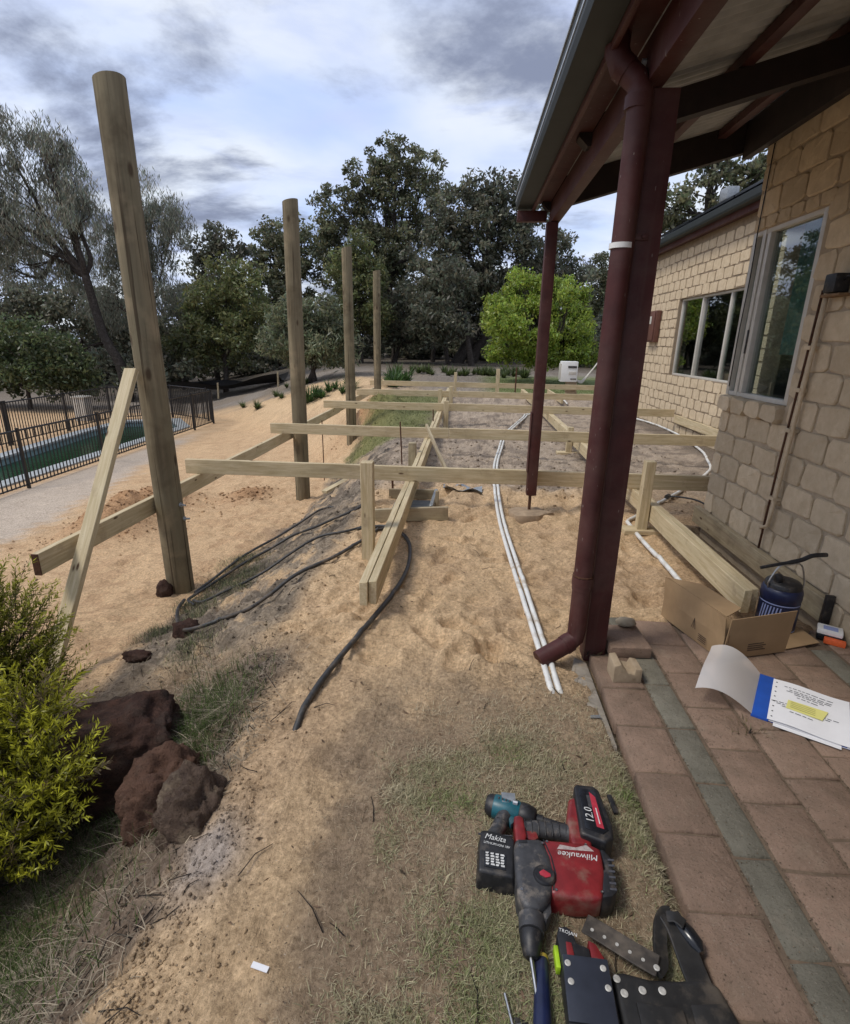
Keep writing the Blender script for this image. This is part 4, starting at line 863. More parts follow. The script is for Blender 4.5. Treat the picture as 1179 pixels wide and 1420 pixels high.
# ------------------------------------------------------------------ rocks
def rock(name, c, rad, label, mat, seed, cat='rock', rz=0, sub=5, amp=.34, flat=None, f=1.9, rough=.06):
    from mathutils import noise as mn
    bm = bmesh.new(); bmesh.ops.create_icosphere(bm, subdivisions=sub, radius=1)
    for v in bm.verts:
        p = v.co.copy(); d = amp*mn.fractal(p*f+Vector((seed*3.1, 0, seed)), 1.0, 2.0, 4)+rough*(mn.fractal(p*7+Vector((0, seed, 0)), .7, 2.1, 5)-.6*abs(mn.noise(p*11+Vector((seed, 0, 0)))))
        p = p*(1+d)
        if flat: p = Vector((math.copysign(abs(p.x)**flat, p.x), math.copysign(abs(p.y)**flat, p.y), math.copysign(abs(p.z)**flat, p.z)))
        v.co = Vector((p.x*rad[0], p.y*rad[1], p.z*rad[2]))
    me_ = bpy.data.meshes.new(name); bm.to_mesh(me_); bm.free(); me_.polygons.foreach_set('use_smooth', [True]*len(me_.polygons))
    return put(name, me_, mat, None, c, (0, 0, rz), label, cat)
rock('laterite_boulder', (-1.46, 1.82, -.27), (.25, .19, .23), 'large dark laterite boulder with a flat top beside the yellow-green shrub', ROCKA, 3, rz=.45, flat=.6)
rock('laterite_boulder', (-1.09, 1.55, -.19), (.14, .14, .18), 'rounded red-brown boulder wedged against the pitted one', ROCKB, 5, flat=.9)
rock('laterite_boulder', (-.88, 1.41, -.14), (.13, .12, .19), 'pitted grey-brown boulder half buried at the sand edge', ROCKC, 8, flat=.85)
rock('laterite_boulder', (-1.78, 3.02, hz(-1.78, 3.02)+.02), (.10, .08, .07), 'small dark clod-like rock on the bank below the hoses', ROCKA, 12, sub=3)
rock('laterite_boulder', (-2.50, 3.98, -.56), (.07, .06, .09), 'small dark stone against the foot of the braced pole', ROCKA, 14, sub=3)
rock('laterite_boulder', (-2.0, 2.8, hz(-2., 2.8)+.02), (.09, .05, .035), 'flat brown stone lying near the foot of the bank', ROCKA, 17, sub=3)
rock('laterite_boulder', (-1.72, 2.25, hz(-1.72, 2.25)+.02), (.09, .07, .06), 'grey stone between the boulder and the diagonal brace', ROCKC, 19, sub=3)

# ------------------------------------------------------------------ things on the patio
def quadsheet(m, a, b, c, d, th=.003, mi=0):
    a, b, c, d = map(Vector, (a, b, c, d)); n_ = (b-a).cross(d-a).normalized()*th
    return m.add([a, b, c, d, a+n_, b+n_, c+n_, d+n_], [(3, 2, 1, 0), (4, 5, 6, 7), (0, 1, 5, 4), (1, 2, 6, 5), (2, 3, 7, 6), (3, 0, 4, 7)], mi)
bx = thing('cardboard_box', 'opened brown cardboard box with folded flaps in front of the doubled bearer', 'box', (1.32, 2.44, .006))
A, B_, D_ = Vector((0, 0, 0)), Vector((.367, .117, 0)), Vector((-.14, .445, 0)); up_ = Vector((0, 0, .235))
quadsheet(MB(), A+Vector((.02, .01, 0)), B_, B_+D_-Vector((.03, .02, 0)), D_, .004).build('base', CARD, bx)
quadsheet(MB(), A, B_, B_+up_*1.02+Vector((.008, -.01, 0)), A+up_*.98+Vector((.006, -.012, 0)), -.004).build('front_panel', CARD, bx)
m = MB(); n_ = 8; V = []
for i in range(n_+1):
    f = i/n_; p = A*(1-f)+D_*f+Vector((-.004, .002, 0)); s = .012*math.sin(3.1*f)
    V += [p, p+Vector((-s, -s*.3, .12)), p+up_*(.98+.06*f)+Vector((-.012+s, 0, 0))]
Fq = [(3*i+k, 3*i+3+k, 3*i+4+k, 3*i+1+k) for i in range(n_) for k in range(2)]; b = len(V); V += [p+Vector((.004, .002, 0)) for p in V]; Fq += [tuple(b+i for i in reversed(f)) for f in Fq]
m.add(V, Fq); m.build('side_panel', CARD, bx)
quadsheet(MB(), D_+up_*1.03, D_+up_*1.0+Vector((.15, -.09, .015)), A+up_*.98+Vector((.10, .10, .012)), A+up_*.99+Vector((-.005, .02, 0)), .004).build('top_flap', CARD, bx)
quadsheet(MB(), B_+Vector((.015, .02, 0)), B_+Vector((.23, .10, .004)), B_+Vector((.20, .20, .018)), B_+D_*.55+Vector((.03, 0, .03)), .004).build('side_flap', CARD, bx)
nrm = Vector((-.445, -.14, 0)).normalized()
def on_side(u, v): return A*(1-u)+D_*u+Vector((-.010, -.004, 0))+up_*v+nrm*.006
tri = MB()
for k in range(3): quadsheet(tri, on_side(.40+.03*k, .30), on_side(.405+.03*k, .30), on_side(.435, .55), on_side(.43, .55), .001)
for k in range(4): quadsheet(tri, on_side(.22, .12+.045*k), on_side(.34, .12+.045*k), on_side(.34, .135+.045*k), on_side(.22, .135+.045*k), .001)
tri.build('printed_marks', INKB, bx)
fm = MB(); fn = Vector((.117, -.367, 0)).normalized()
for k in range(4):
    a = B_*.36+up_*(.16+.05*k)+fn*.006; quadsheet(fm, a, a+B_*(.28-.04*(k % 2)), a+B_*(.28-.04*(k % 2))+up_*.018, a+up_*.018, .001)
fm.build('printed_marks', INKB, bx)
quadsheet(MB(), A+up_*.45+Vector((.004, -.014, 0)), A+up_*.45+B_*.035+Vector((0, -.014, 0)), A+up_*.62+B_*.035+Vector((0, -.014, 0)), A+up_*.62+Vector((.004, -.014, 0)), -.002).build('hand_slot', CARDIN, bx)

jg = thing('water_jug', 'navy blue insulated water jug with black lid and wire handle', 'water jug', (1.755, 2.80, .0))
MB().lathe([(.08, 0), (.094, .012), (.096, .05), (.096, .20), (.099, .205), (.099, .245), (.094, .262), (.085, .268)], 32).build('body', NAVY, jg, smooth='sharp')
MB().lathe([(.088, .262), (.088, .285), (.08, .296), (.05, .302), (.046, .304)], 32).build('lid', BLACK, jg, smooth='sharp'); MB().lathe([(.02, .30), (.024, .31), (.022, .335), (.012, .342)], 14, (-.045, -.02, 0)).build('spout_cap', BLACK, jg, smooth='sharp')
MB().tube(smooth_path([(-.088, -.02, .262), (-.09, -.02, .30), (-.055, -.02, .385), (0, -.02, .40), (.055, -.02, .40), (.09, -.02, .31), (.09, -.02, .262)], 5), .0045, 7).build('wire_handle', STEEL, jg, smooth=True)
MB().tube(smooth_path([(-.15, -.02, .375), (-.06, -.022, .40), (.04, -.02, .425), (.10, -.02, .455), (.17, -.02, .463)], 5), [.009]*8+[.012]*12+[.011], 9).build('grip_tube', BLACK, jg, smooth='sharp')
lab = MB()
for z0, z1, mi in ((.03, .185, 0),):
    n_ = 18; V = [(.0972*math.cos(a), .0972*math.sin(a), z) for z in (z0, z1) for a in [R(170+200*i/n_) for i in range(n_+1)]]
    lab.add(V, [(i, i+1, n_+2+i, n_+1+i) for i in range(n_)])
lo = lab.build('label_band', NAVY, jg, smooth=True)
tr_ = MB()
for z in (.182, .03):
    n_ = 18; V = [(.0978*math.cos(a), .0978*math.sin(a), zz) for zz in (z, z+.006) for a in [R(170+200*i/n_) for i in range(n_+1)]]; tr_.add(V, [(i, i+1, n_+2+i, n_+1+i) for i in range(n_)])
for k in range(7):
    a0 = R(186+9*k); V = [(.0980*math.cos(a0+d), .0980*math.sin(a0+d), z) for d, z in ((0, .08), (R(4), .08), (R(9), .172), (R(5), .172))]; tr_.add(V, [(0, 1, 2, 3)])
tr_.build('label_print', LABELB, lo)

# folder with printed pages
S1, S2 = Vector((1.475, 2.31, 0)), Vector((1.285, 2.0, 0)); u = (S1-S2).normalized(); v = Vector((u.y, -u.x, 0)); Ls = (S1-S2).length
fo = thing('document_folder', 'open clear folder with blue spine, printed page and yellow note', 'folder', (S2.x, S2.y, .004))
def fp(a, b, z): return u*a+v*b+Vector((0, 0, z))
def sheet(a0, a1, b0, b1, z, th): m = MB(); return quadsheet(m, fp(a0, b0, z), fp(a0, b1, z), fp(a1, b1, z), fp(a1, b0, z), th)
sheet(0, Ls, -.032, .032, .0, .012).build('spine', BLUE, fo, .002)
sheet(.005, Ls-.01, .030, .31, .0, .003).build('back_cover', BLUE, fo)
sheet(-.02, Ls-.08, .05, .28, .0032, .001).build('loose_page', PAPER, fo)
pg = MB(); V = []
for i in range(13):
    for j in range(2): V.append(fp(.002+(Ls-.012)*j, .026+.285*i/12, .013+.004*math.sin(i*.5)))
Fq = [(2*i, 2*i+2, 2*i+3, 2*i+1) for i in range(12)]; b = len(V); pg.add(V+[p-Vector((0, 0, .008)) for p in V], Fq+[tuple(b+i for i in reversed(f)) for f in Fq]+[(0, 1, b+1, b)]); pag = pg.build('page', PAPER, fo)
def pz(b): return .0138+.004*math.sin((b-.026)/.285*12*.5)
def mark(a0, a1, b0, b1, z, mat, nm): V = [fp(a, b, pz(b)+z) for a, b in ((a0, b0), (a0, b1), (a1, b1), (a1, b0))]; return V
tx = MB(); pr2 = random.Random(4)
for bb, lo_, hi_ in ((.085, .10, .28), (.105, .12, .26), (.118, .11, .27), (.131, .14, .25), (.15, .15, .22), (.225, .06, .29), (.238, .08, .27), (.251, .10, .24), (.275, .13, .20)):
    a = lo_
    while a < hi_:
        wl_ = pr2.uniform(.008, .026)
        # lines of type run along the spine direction reversed: the page is read with the spine at its left
        tx.add(mark(Ls-.012-a-wl_*0-.0, Ls-.012-a-.0028, bb, bb+wl_, .0012, None, ''), [(0, 1, 2, 3)]) if False else tx.add([fp(Ls-.03-(bb-.06)*1.05, a-.03+.0, pz(min(.3, a-.03))+.0012), fp(Ls-.03-(bb-.06)*1.05, a-.03+wl_, pz(min(.3, a-.03+wl_))+.0012), fp(Ls-.034-(bb-.06)*1.05, a-.03+wl_, pz(min(.3, a-.03+wl_))+.0012), fp(Ls-.034-(bb-.06)*1.05, a-.03, pz(min(.3, a-.03))+.0012)], [(0, 3, 2, 1)])
        a += wl_+.005
tx.build('print', INK, pag)
nv = MB(); quadsheet(nv, fp(.125, .085, pz(.085)+.0018), fp(.125, .215, pz(.2)+.003), fp(.205, .235, pz(.22)+.004), fp(.195, .09, pz(.09)+.002), .0006); no = nv.build('sticky_note', NOTE, fo)
sc_ = MB()
for k in range(4): quadsheet(sc_, fp(.14+.014*k, .10, pz(.1)+.0036), fp(.14+.014*k, .19, pz(.19)+.0052), fp(.1425+.014*k, .19, pz(.19)+.0052), fp(.1425+.014*k, .10, pz(.1)+.0036), .0003)
sc_.build('handwriting', mat_plain('pencil', (.40, .38, .14)), no)
ho = MB()
for k in range(8): ho.tube([fp(.03+.042*k, .040, pz(.04)+.0005), fp(.03+.042*k, .040, pz(.04)+.0013)], .0035, 8)
ho.build('punch_hole', INK, pag)
cv = MB(); V = []; ni, nj = 14, 8
for i in range(ni+1):
    for j in range(nj+1):
        f = i/ni; g = j/nj; V.append(fp(Ls*g-(.02*f)+(.05*f*(g-.5)), -.03-.25*f+.03*f*f, .013+.16*math.sin(f*2.1)*(.55+.25*g)*(1-.25*f)+.02*f*math.sin(5*g)))
Fq = [(i*(nj+1)+j, (i+1)*(nj+1)+j, (i+1)*(nj+1)+j+1, i*(nj+1)+j+1) for i in range(ni) for j in range(nj)]
cv.add(V, Fq); cv.build('clear_cover', CLEAR, fo, smooth=True)

def looseb(name, c, dims, rz, mat, label, cat, rx=0, bev=.008):
    return MB().box(-dims[0]/2, dims[0]/2, -dims[1]/2, dims[1]/2, 0, dims[2]).build(name, mat, None, bev, loc=c, rot=(rx, 0, rz), label=label, cat=cat)
looseb('loose_paver', (.865, 2.535, .002), (.205, .235, .058), .06, REDPAVE, 'loose red paver laid on top beside the foot of the veranda post', 'paver')
looseb('loose_paver', (.90, 2.715, -.02), (.115, .14, .055), .12, GREYPAVE, 'small grey paver piece with a round stone on it', 'paver')
rock('round_stone', (.90, 2.64, .085), (.052, .036, .026), 'flat round stone resting on the loose pavers', STONE, 31, 'stone', sub=3, amp=.15, rough=.005)
bb_ = MB(); bb_.add([(-.06, -.05, 0), (.07, -.055, 0), (.075, .045, 0), (-.055, .05, 0), (-.062, -.05, .085), (-.03, -.05, .095), (.005, -.05, .05), (.035, -.053, .045), (.04, -.053, .072), (.07, -.055, .07),
     (.075, .045, .07), (.045, .046, .075), (.035, .047, .05), (0, .048, .058), (-.025, .05, .10), (-.055, .05, .095)],
    [(3, 2, 1, 0), (0, 1, 9, 8, 7, 6, 5, 4), (2, 3, 15, 14, 13, 12, 11, 10), (1, 2, 10, 9), (3, 0, 4, 15), (4, 5, 14, 15), (5, 6, 13, 14), (6, 7, 12, 13), (7, 8, 11, 12), (8, 9, 10, 11)])
bb_.build('broken_brick', PALEBRICK, None, .004, loc=(.785, 2.255, .003), rot=(0, 0, .1), label='broken pale brick with a jagged notch on the patio edge', cat='brick')
wp = thing('screw_pack', 'white and pale blue pack with orange end by the brick wall', 'pack', (2.005, 2.73, .0), -.55)
MB().box(-.055, .055, -.04, .04, .0, .035).build('tray', SHINYBLK, wp, .006); MB().box(-.056, .058, -.042, .042, .035, .062).build('lid', WHITE, wp, .006); MB().box(-.03, .035, -.028, .02, .0622, .0632).build('label', LABELB, wp); MB().box(-.02, .075, -.075, -.043, .0, .03).build('orange_end', ORANGE, wp, .004)

# ------------------------------------------------------------------ tools on the lawn
GZ = hz(.3, 1.2)
def txt(s, size, loc, rz, parent, mat, name='lettering', shear=0, rx=0): 
    me_ = text_mesh(s, size, .0003, shear); return put(name, me_, mat, parent, loc, (rx, 0, rz))
hd = thing('rotary_hammer', 'dusty red and grey cordless rotary hammer lying on its side on dry grass', 'power drill', (.30, 1.2, GZ+.004))
def T(pts, dx=.30, dy=1.2): return [(x-dx, y-dy) for x, y in pts]
MB().prism(T([(.283, 1.108), (.36, 1.104), (.425, 1.110), (.447, 1.18), (.455, 1.262), (.42, 1.278), (.283, 1.280)]), .004, .088).build('motor_housing', RED, hd, .016, 3)
MB().prism(T([(.424, 1.112), (.452, 1.118), (.470, 1.135), (.478, 1.235), (.462, 1.262), (.450, 1.262), (.452, 1.20), (.440, 1.19)]), .006, .084).build('rear_vent', BLACK, hd, .008)
gb_ = MB().prism(T([(.193, 1.235), (.200, 1.272), (.282, 1.279), (.300, 1.22), (.305, 1.165), (.290, 1.115), (.268, 1.078), (.250, 1.062), (.208, 1.062), (.192, 1.10)]), .006, .092).build('gearbox', GREYP, hd, .018, 3)
MB().prism(T([(.262, 1.09), (.285, 1.10), (.283, 1.07), (.266, 1.045), (.256, 1.06)]), .02, .07).build('depth_boss', GREYP, hd, .01)
MB().tube([(-.070, -.135, .05), (-.073, -.16, .049), (-.075, -.175, .049)], [.036, .034, .033], 20).build('front_sleeve', GREYP, hd, smooth='sharp')
ck = MB().tube([(-.075, -.175, .049), (-.076, -.182, .048), (-.079, -.205, .046), (-.0795, -.208, .046), (-.081, -.225, .044), (-.0815, -.232, .043)], [.030, .031, .027, .024, .021, .014], 20).build('chuck', BLACK, hd, smooth='sharp')
MB().tube([(-.0815, -.23, .043), (-.075, -.30, .030), (-.066, -.385, .016)], .0055, 10).build('drill_bit', STEEL, hd, smooth='sharp')
dl = MB().lathe([(.031, .088), (.031, .095), (.027, .1)], 24, (-.028, -.045, 0)).build('mode_dial', BLACK, hd, smooth='sharp'); MB().prism([(-.043, -.043), (-.03, -.034), (-.012, -.046), (-.012, -.054), (-.026, -.058), (-.04, -.051)], .1, .103).build('dial_pointer', INKR, dl, .001)
MB().box(-.09, -.065, .055, .064, .09, .0935).build('vent_slot', BLACK, gb_, .001)
MB().prism(T([(.372, 1.272), (.432, 1.274), (.452, 1.39), (.446, 1.452), (.425, 1.468), (.392, 1.45), (.372, 1.37)]), .012, .078).build('handle_foot', RED, hd, .014, 3)
MB().prism(T([(.203, 1.276), (.232, 1.276), (.240, 1.30), (.236, 1.365), (.222, 1.374), (.205, 1.368)]), .016, .074).build('switch_housing', RED, hd, .010, 3)
MB().prism(T([(.236, 1.30), (.262, 1.292), (.278, 1.305), (.272, 1.33), (.25, 1.335), (.236, 1.345)]), .03, .062).build('trigger', RED, hd, .006)
MB().tube([(-.07, .142, .046), (-.03, .146, .046), (.02, .146, .046), (.06, .142, .046), (.085, .138, .046)], [.024, .027, .026, .025, .029], 18).build('grip', GREYP, hd, smooth='sharp')
bt = MB().prism(T([(.402, 1.300), (.470, 1.274), (.498, 1.292), (.506, 1.34), (.494, 1.475), (.480, 1.492), (.422, 1.494), (.412, 1.480)]), .004, .098).build('battery', BLACK, hd, .013, 3)
MB().prism(T([(.418, 1.318), (.468, 1.300), (.488, 1.315), (.480, 1.47), (.426, 1.474)]), .097, .1005).build('battery_panel', SHINYBLK, bt, .002)
MB().prism(T([(.454, 1.325), (.475, 1.318), (.474, 1.44), (.458, 1.46), (.456, 1.40)]), .1004, .1012).build('red_stripe', INKR, bt)
txt('12.0', .034, (.140, .165, .1022), R(88), bt, INKW, shear=.2)
MB().prism([(.164, .135), (.167, .135), (.1675, .195), (.1645, .196)], .1013, .1017).build('fine_print', INKW, bt)
MB().prism([(.145, .198), (.160, .197), (.158, .245), (.146, .247)], .1004, .1010).build('rating_print', GREYP, bt)
MB().prism(T([(.322, 1.247), (.332, 1.262), (.378, 1.256), (.412, 1.268), (.430, 1.248)]), .0876, .0886).build('badge', mat_plain('worn_badge', (.40, .33, .31), .6, 0, .3, 90), hd)
txt('Milwaukee', .027, (.080, .030, .0886), R(177), hd, INKW, shear=.2)
idr = thing('impact_driver', 'teal and black cordless impact driver lying above the red rotary hammer', 'power drill', (.14, 1.25, GZ+.004))
ax = Vector((.152, -.045, 0)).normalized(); h0 = Vector((-.015, .19, .040))
def hpnt(t, z=0): p = h0+ax*t; return (p.x, p.y, p.z+z)
MB().tube([hpnt(-.004), hpnt(.004), hpnt(.012), hpnt(.022)], [.026, .033, .035, .036], 20).build('motor_cap', BLACK, idr, smooth='sharp')
MB().tube([hpnt(.022), hpnt(.026), hpnt(.06), hpnt(.10), hpnt(.108)], [.036, .0375, .0385, .0375, .034], 20).build('housing', TEAL, idr, smooth='sharp')
MB().tube([hpnt(.108), hpnt(.112), hpnt(.135), hpnt(.158), hpnt(.162)], [.034, .037, .036, .030, .024], 20).build('nose_guard', BLACK, idr, smooth='sharp')
MB().tube([hpnt(.162), hpnt(.185), hpnt(.186), hpnt(.262)], [.016, .016, .0125, .0125], 12).build('socket', BLACK, idr, smooth='sharp')
MB().box(.03, .075, .165, .205, .0755, .0775).build('name_plate', GALV, idr); MB().tube([hpnt(.085, .038), hpnt(.10, .039)], .008, 8).build('belt_hook_screw', STEEL, idr)
MB().tube([(.045, .155, .040), (.025, .115, .042), (.008, .075, .044), (-.002, .05, .044)], [.027, .023, .023, .03], 16).build('handle', GREYP, idr, smooth='sharp')
MB().prism([(.06, .15), (.085, .155), (.075, .12), (.055, .10), (.048, .125)], .03, .055).build('trigger', TEAL, idr, .005)
ib = MB(); ib.add([(-.058, -.085, 0), (.058, -.098, 0), (.066, .04, 0), (-.05, .064, 0), (-.052, -.078, .070), (.050, -.09, .070), (.060, .02, .086), (-.046, .042, .086), (-.032, .060, .07), (.052, .044, .07)],
    [(3, 2, 1, 0), (4, 5, 6, 7), (0, 1, 5, 4), (1, 2, 9, 6, 5), (7, 6, 9, 8), (8, 9, 2, 3), (3, 0, 4, 7, 8)])
ibo = ib.build('battery', BLACK, idr, .009, 3)
tilt = math.atan2(.016, .118)
txt('Makita', .024, (.0, .018, .0872), R(-10), ibo, INKW, shear=.25, rx=tilt); txt('LITHIUM-ION 18V', .010, (.004, -.002, .0842), R(-10), ibo, INKW, rx=tilt)
pl_ = MB(); pl_.add([(-.036, -.066, .0748), (.026, -.074, .0744), (.030, -.030, .0804), (-.034, -.022, .0808)], [(0, 1, 2, 3)]); plo = pl_.build('rating_plate', SHINYBLK, ibo)
pm_ = MB(); r3 = random.Random(8)
for k in range(5):
    for q in range(4):
        x, y = -.030+q*.0145, -.062+k*.0078-(q*.0015); zz = .0764+(y+.07)*.135; pm_.add([(x, y, zz), (x+r3.uniform(.006, .013), y-.001, zz), (x+.010, y+.0045, zz+.0006), (x, y+.005, zz+.0006)], [(0, 1, 2, 3)])
pm_.build('plate_print', INKW, plo)

for x_, y_ in ((-.005, .07), (.11, .07), (.125, -.075), (0., -.08)): MB().lathe([(.0042, 0), (.0042, .0010), (.002, .0010), (.002, .0004)], 8, (x_, y_, .0878)).build('screw', STEEL, hd, smooth='sharp')
for k in range(6): MB().box(.150+.003*k, .168+.003*k, -.065+k*.018, -.059+k*.018, .0832, .0850).build('vent_slot', INK, hd)
for x_, y_ in ((-.095, -.09), (-.09, .045), (-.02, .06)): MB().lathe([(.004, 0), (.004, .0010), (.0018, .0010), (.0018, .0004)], 8, (x_, y_, .0918)).build('screw', STEEL, gb_, smooth='sharp')
MB().prism([(-.017, .076), (-.013, .076), (.003, .02), (.008, -.035), (-.006, -.082), (-.010, -.082), (.003, -.035), (-.001, .02)], .0875, .0884).build('seam', BLACK, hd)
for k in range(7): MB().tube([(-.062+.021*k, .118, .058), (-.062+.021*k, .132, .0705), (-.062+.021*k, .146, .0735), (-.062+.021*k, .160, .0705)], .0022, 5).build('grip_rib', BLACK, hd)
MB().prism([(.107, .105), (.112, .105), (.118, .255), (.113, .256)], .072, .080).build('latch_rail', BLACK, hd, .001)
for k in range(4): MB().tube([hpnt(.035+.012*k, .0375), hpnt(.039+.012*k, .0382)], .0045, 6).build('vent_slot', INK, idr)
for k in range(6): MB().tube([(.052-.009*k, .145-.018*k, .063), (.030-.009*k, .152-.018*k, .0635)], .0018, 5).build('grip_rib', BLACK, idr)
MB().box(-.05, .055, .043, .0455, .066, .072).build('seam', INK, ibo)
hc = thing('hand_chisel', 'navy handled hand tool with yellow collar lying below the drill bit', 'hand tool', (.235, .9, GZ+.002), 0)
MB().tube([(.012, .082, .024), (.011, .07, .024), (.006, .02, .025), (-.002, -.05, .026), (-.012, -.12, .026), (-.016, -.15, .025)], [.0165, .0175, .019, .0215, .022, .016], 18).build('handle', NAVY, hc, smooth='sharp')
MB().tube([(.0125, .088, .024), (.012, .080, .024)], .0178, 18).build('collar', YELLOW, hc, smooth='sharp'); MB().tube([(.015, .12, .02), (.0125, .086, .023)], [.003, .004], 8).build('shank', STEEL, hc)
nr = thing('wire_clippers', 'dark jawed clippers with two bright steel rods at the lawn bottom', 'pliers', (.15, .80, GZ+.002))
MB().tube([(-.03, .03, .012), (.035, .045, .014)], .0045, 8).build('rod', STEEL, nr); MB().tube([(.0, .10, .02), (.018, .02, .02), (.02, -.05, .016)], .0042, 8).build('rod', STEEL, nr); MB().prism([(.0, -.1), (.07, -.1), (.075, .02), (.05, .05), (.02, .06), (.005, .03)], .0, .018).build('jaw', LEATHER, nr, .005)

tb = thing('tool_belt', 'black leather tool belt with riveted pouches beside the patio edge', 'tool belt', (.45, .9, GZ))
def ring_rivet(m, x, y, z, r=.0075):
    m.lathe([(r, 0), (r, .0012), (r*.92, .0017), (r*.45, .0017), (r*.4, .0008)], 14, (x, y, z))
    m.lathe([(r*.42, .0006), (r*.42, .0010)], 10, (x, y, z), 1)
pc = MB().prism([(-.168, -.26), (-.05, -.26), (-.045, .068), (-.160, .072)], .004, .07).build('pouch', LEATHER, tb, .012, 3)
fl_ = MB().prism([(-.166, -.075), (-.055, -.078), (-.048, .062), (-.158, .066)], .071, .079).build('flap', SLATE, pc, .003)
MB().prism([(-.17, -.10), (-.055, -.10), (-.052, -.08), (-.168, -.078)], .07, .081).build('band', LEATHER, pc, .003)
for x, y in ((-.148, .045), (-.064, .040), (-.147, .005), (-.062, -.002)):
    m = MB(); ring_rivet(m, x, y, .079); rv = m.build('rivet', [RIVET, BLACK], fl_, smooth='sharp'); MB().lathe([(.003, 0), (.003, .0008)], 8, (x, y, .0815)).build('rivet_hole', BLACK, rv) if False else None
kn = thing('folding_saw', 'black and red folding tool with white lettering tucked in the pouch', 'folding tool', (.335, .985, GZ+.03))
MB().prism([(-.045, -.04), (-.048, .03), (-.040, .052), (-.02, .056), (-.004, .044), (.0, .015), (.03, .006), (.03, -.04)], .0, .04).build('handle', BLACK, kn, .006); MB().prism([(-.03, -.02), (-.012, -.02), (-.014, .012), (-.028, .014)], .041, .0445).build('inlay', RED, kn, .002); MB().prism([(.03, -.04), (.062, -.04), (.064, -.012), (.05, .02), (.031, .03)], .002, .036).build('red_guard', RED, kn, .006); MB().box(-.058, -.047, -.04, .012, .004, .03).build('lime_tip', LIME, kn, .002)
txt('TROJAN', .0125, (-.018, .038, .0412), R(-14), kn, INKW)
def strap(name, pts, wd, th, mat, parent, wdir=None):
    P = smooth_path(pts, 6); V = []; Fq = []
    for i, p in enumerate(P):
        d = (P[min(i+1, len(P)-1)]-P[max(i-1, 0)]).normalized(); s = d.cross(Vector(wdir or (0, 0, 1))).normalized()*wd/2; n_ = s.cross(d).normalized()*th/2
        V += [p-s-n_, p+s-n_, p+s+n_, p-s+n_]
    for i in range(len(P)-1):
        for k in range(4): Fq.append((4*i+k, 4*i+(k+1) % 4, 4*i+4+(k+1) % 4, 4*i+4+k))
    Fq += [(3, 2, 1, 0), tuple(4*(len(P)-1)+k for k in range(4))]; return MB().add(V, Fq).build(name, mat, parent, .002, 1)
st_ = strap('strap', [(-.080, .165, .052), (-.03, .135, .055), (.03, .095, .060), (.078, .068, .062)], .056, .006, LEATHER2, tb)
for k in range(6):
    p = Vector((-.065, .145, .058))*(1-k/5)+Vector((.072, .062, .066))*k/5; m = MB(); ring_rivet(m, p.x, p.y, p.z-.001, .0045 if k < 5 else .0075); m.build('rivet', [RIVET, BLACK], st_, smooth='sharp')
strap('belt', [(.070, .060, .055), (.092, .085, .048), (.105, .13, .046), (.120, .175, .052), (.140, .205, .056), (.158, .207, .056)], .034, .012, LEATHER, tb, (.3, -.1, 1))
strap('belt', [(.150, .205, .058), (.162, .165, .056), (.168, .11, .046), (.170, .06, .046), (.172, .02, .05)], .060, .010, LEATHER, tb)
MB().tube([(.158, .20, .05), (.168, .19, .052), (.185, .16, .05), (.198, .135, .048), (.203, .118, .046)], [.010, .019, .023, .021, .010], 14).build('buckle', SHINYBLK, tb, smooth='sharp')
strap('keeper', [(.135, .185, .075), (.155, .18, .082), (.175, .165, .078)], .03, .006, LEATHER, tb)
p2_ = MB().prism([(-.045, -.25), (.26, -.25), (.252, -.12), (.215, .045), (.185, .058), (.12, .048), (.05, .045), (-.01, .055), (-.04, .048)], .002, .055).build('pouch', LEATHER, tb, .016, 3)
MB().prism([(-.005, -.25), (.10, -.25), (.105, -.02), (.0, -.015)], .056, .066).build('pocket', LEATHER, p2_, .008); MB().prism([(.13, -.25), (.235, -.25), (.235, -.10), (.14, -.09)], .056, .07).build('pocket', LEATHER, p2_, .010); MB().prism([(.12, -.07), (.225, -.06), (.21, .0), (.125, -.01)], .056, .066).build('pocket', LEATHER, p2_, .008)
for x, y in ((-.02, .005), (.025, .015), (.072, .018), (-.03, .035), (.0, -.10)):
    m = MB(); ring_rivet(m, x, y, .0555 if y > -.05 else .067, .009); m.build('rivet', [RIVET, BLACK], p2_, smooth='sharp')

# litter
bp = MB().box(-.008, .008, -.035, .035, 0, .01).build('black_strip', BLACK, None, .002, loc=(.555, 1.50, hz(.555, 1.5)+.006), rot=(.1, 0, .12), label='small black plastic strip on the grass by the patio edge', cat='plastic strip')
MB().tube([(-.02, 0, 0), (.02, .005, 0)], .007, 9).build('pipe_offcut', GALV, None, loc=(.60, 1.96, hz(.6, 1.96)+.008), label='tiny grey pipe offcut lying beside the concrete haunch', cat='pipe')
MB().box(-.022, .022, -.007, .007, 0, .002).build('paper_tag', PAPER, None, loc=(-.46, .905, hz(-.46, .905)+.004), rot=(0, .1, -.15), label='small white tag lying on the bare sand', cat='tag')

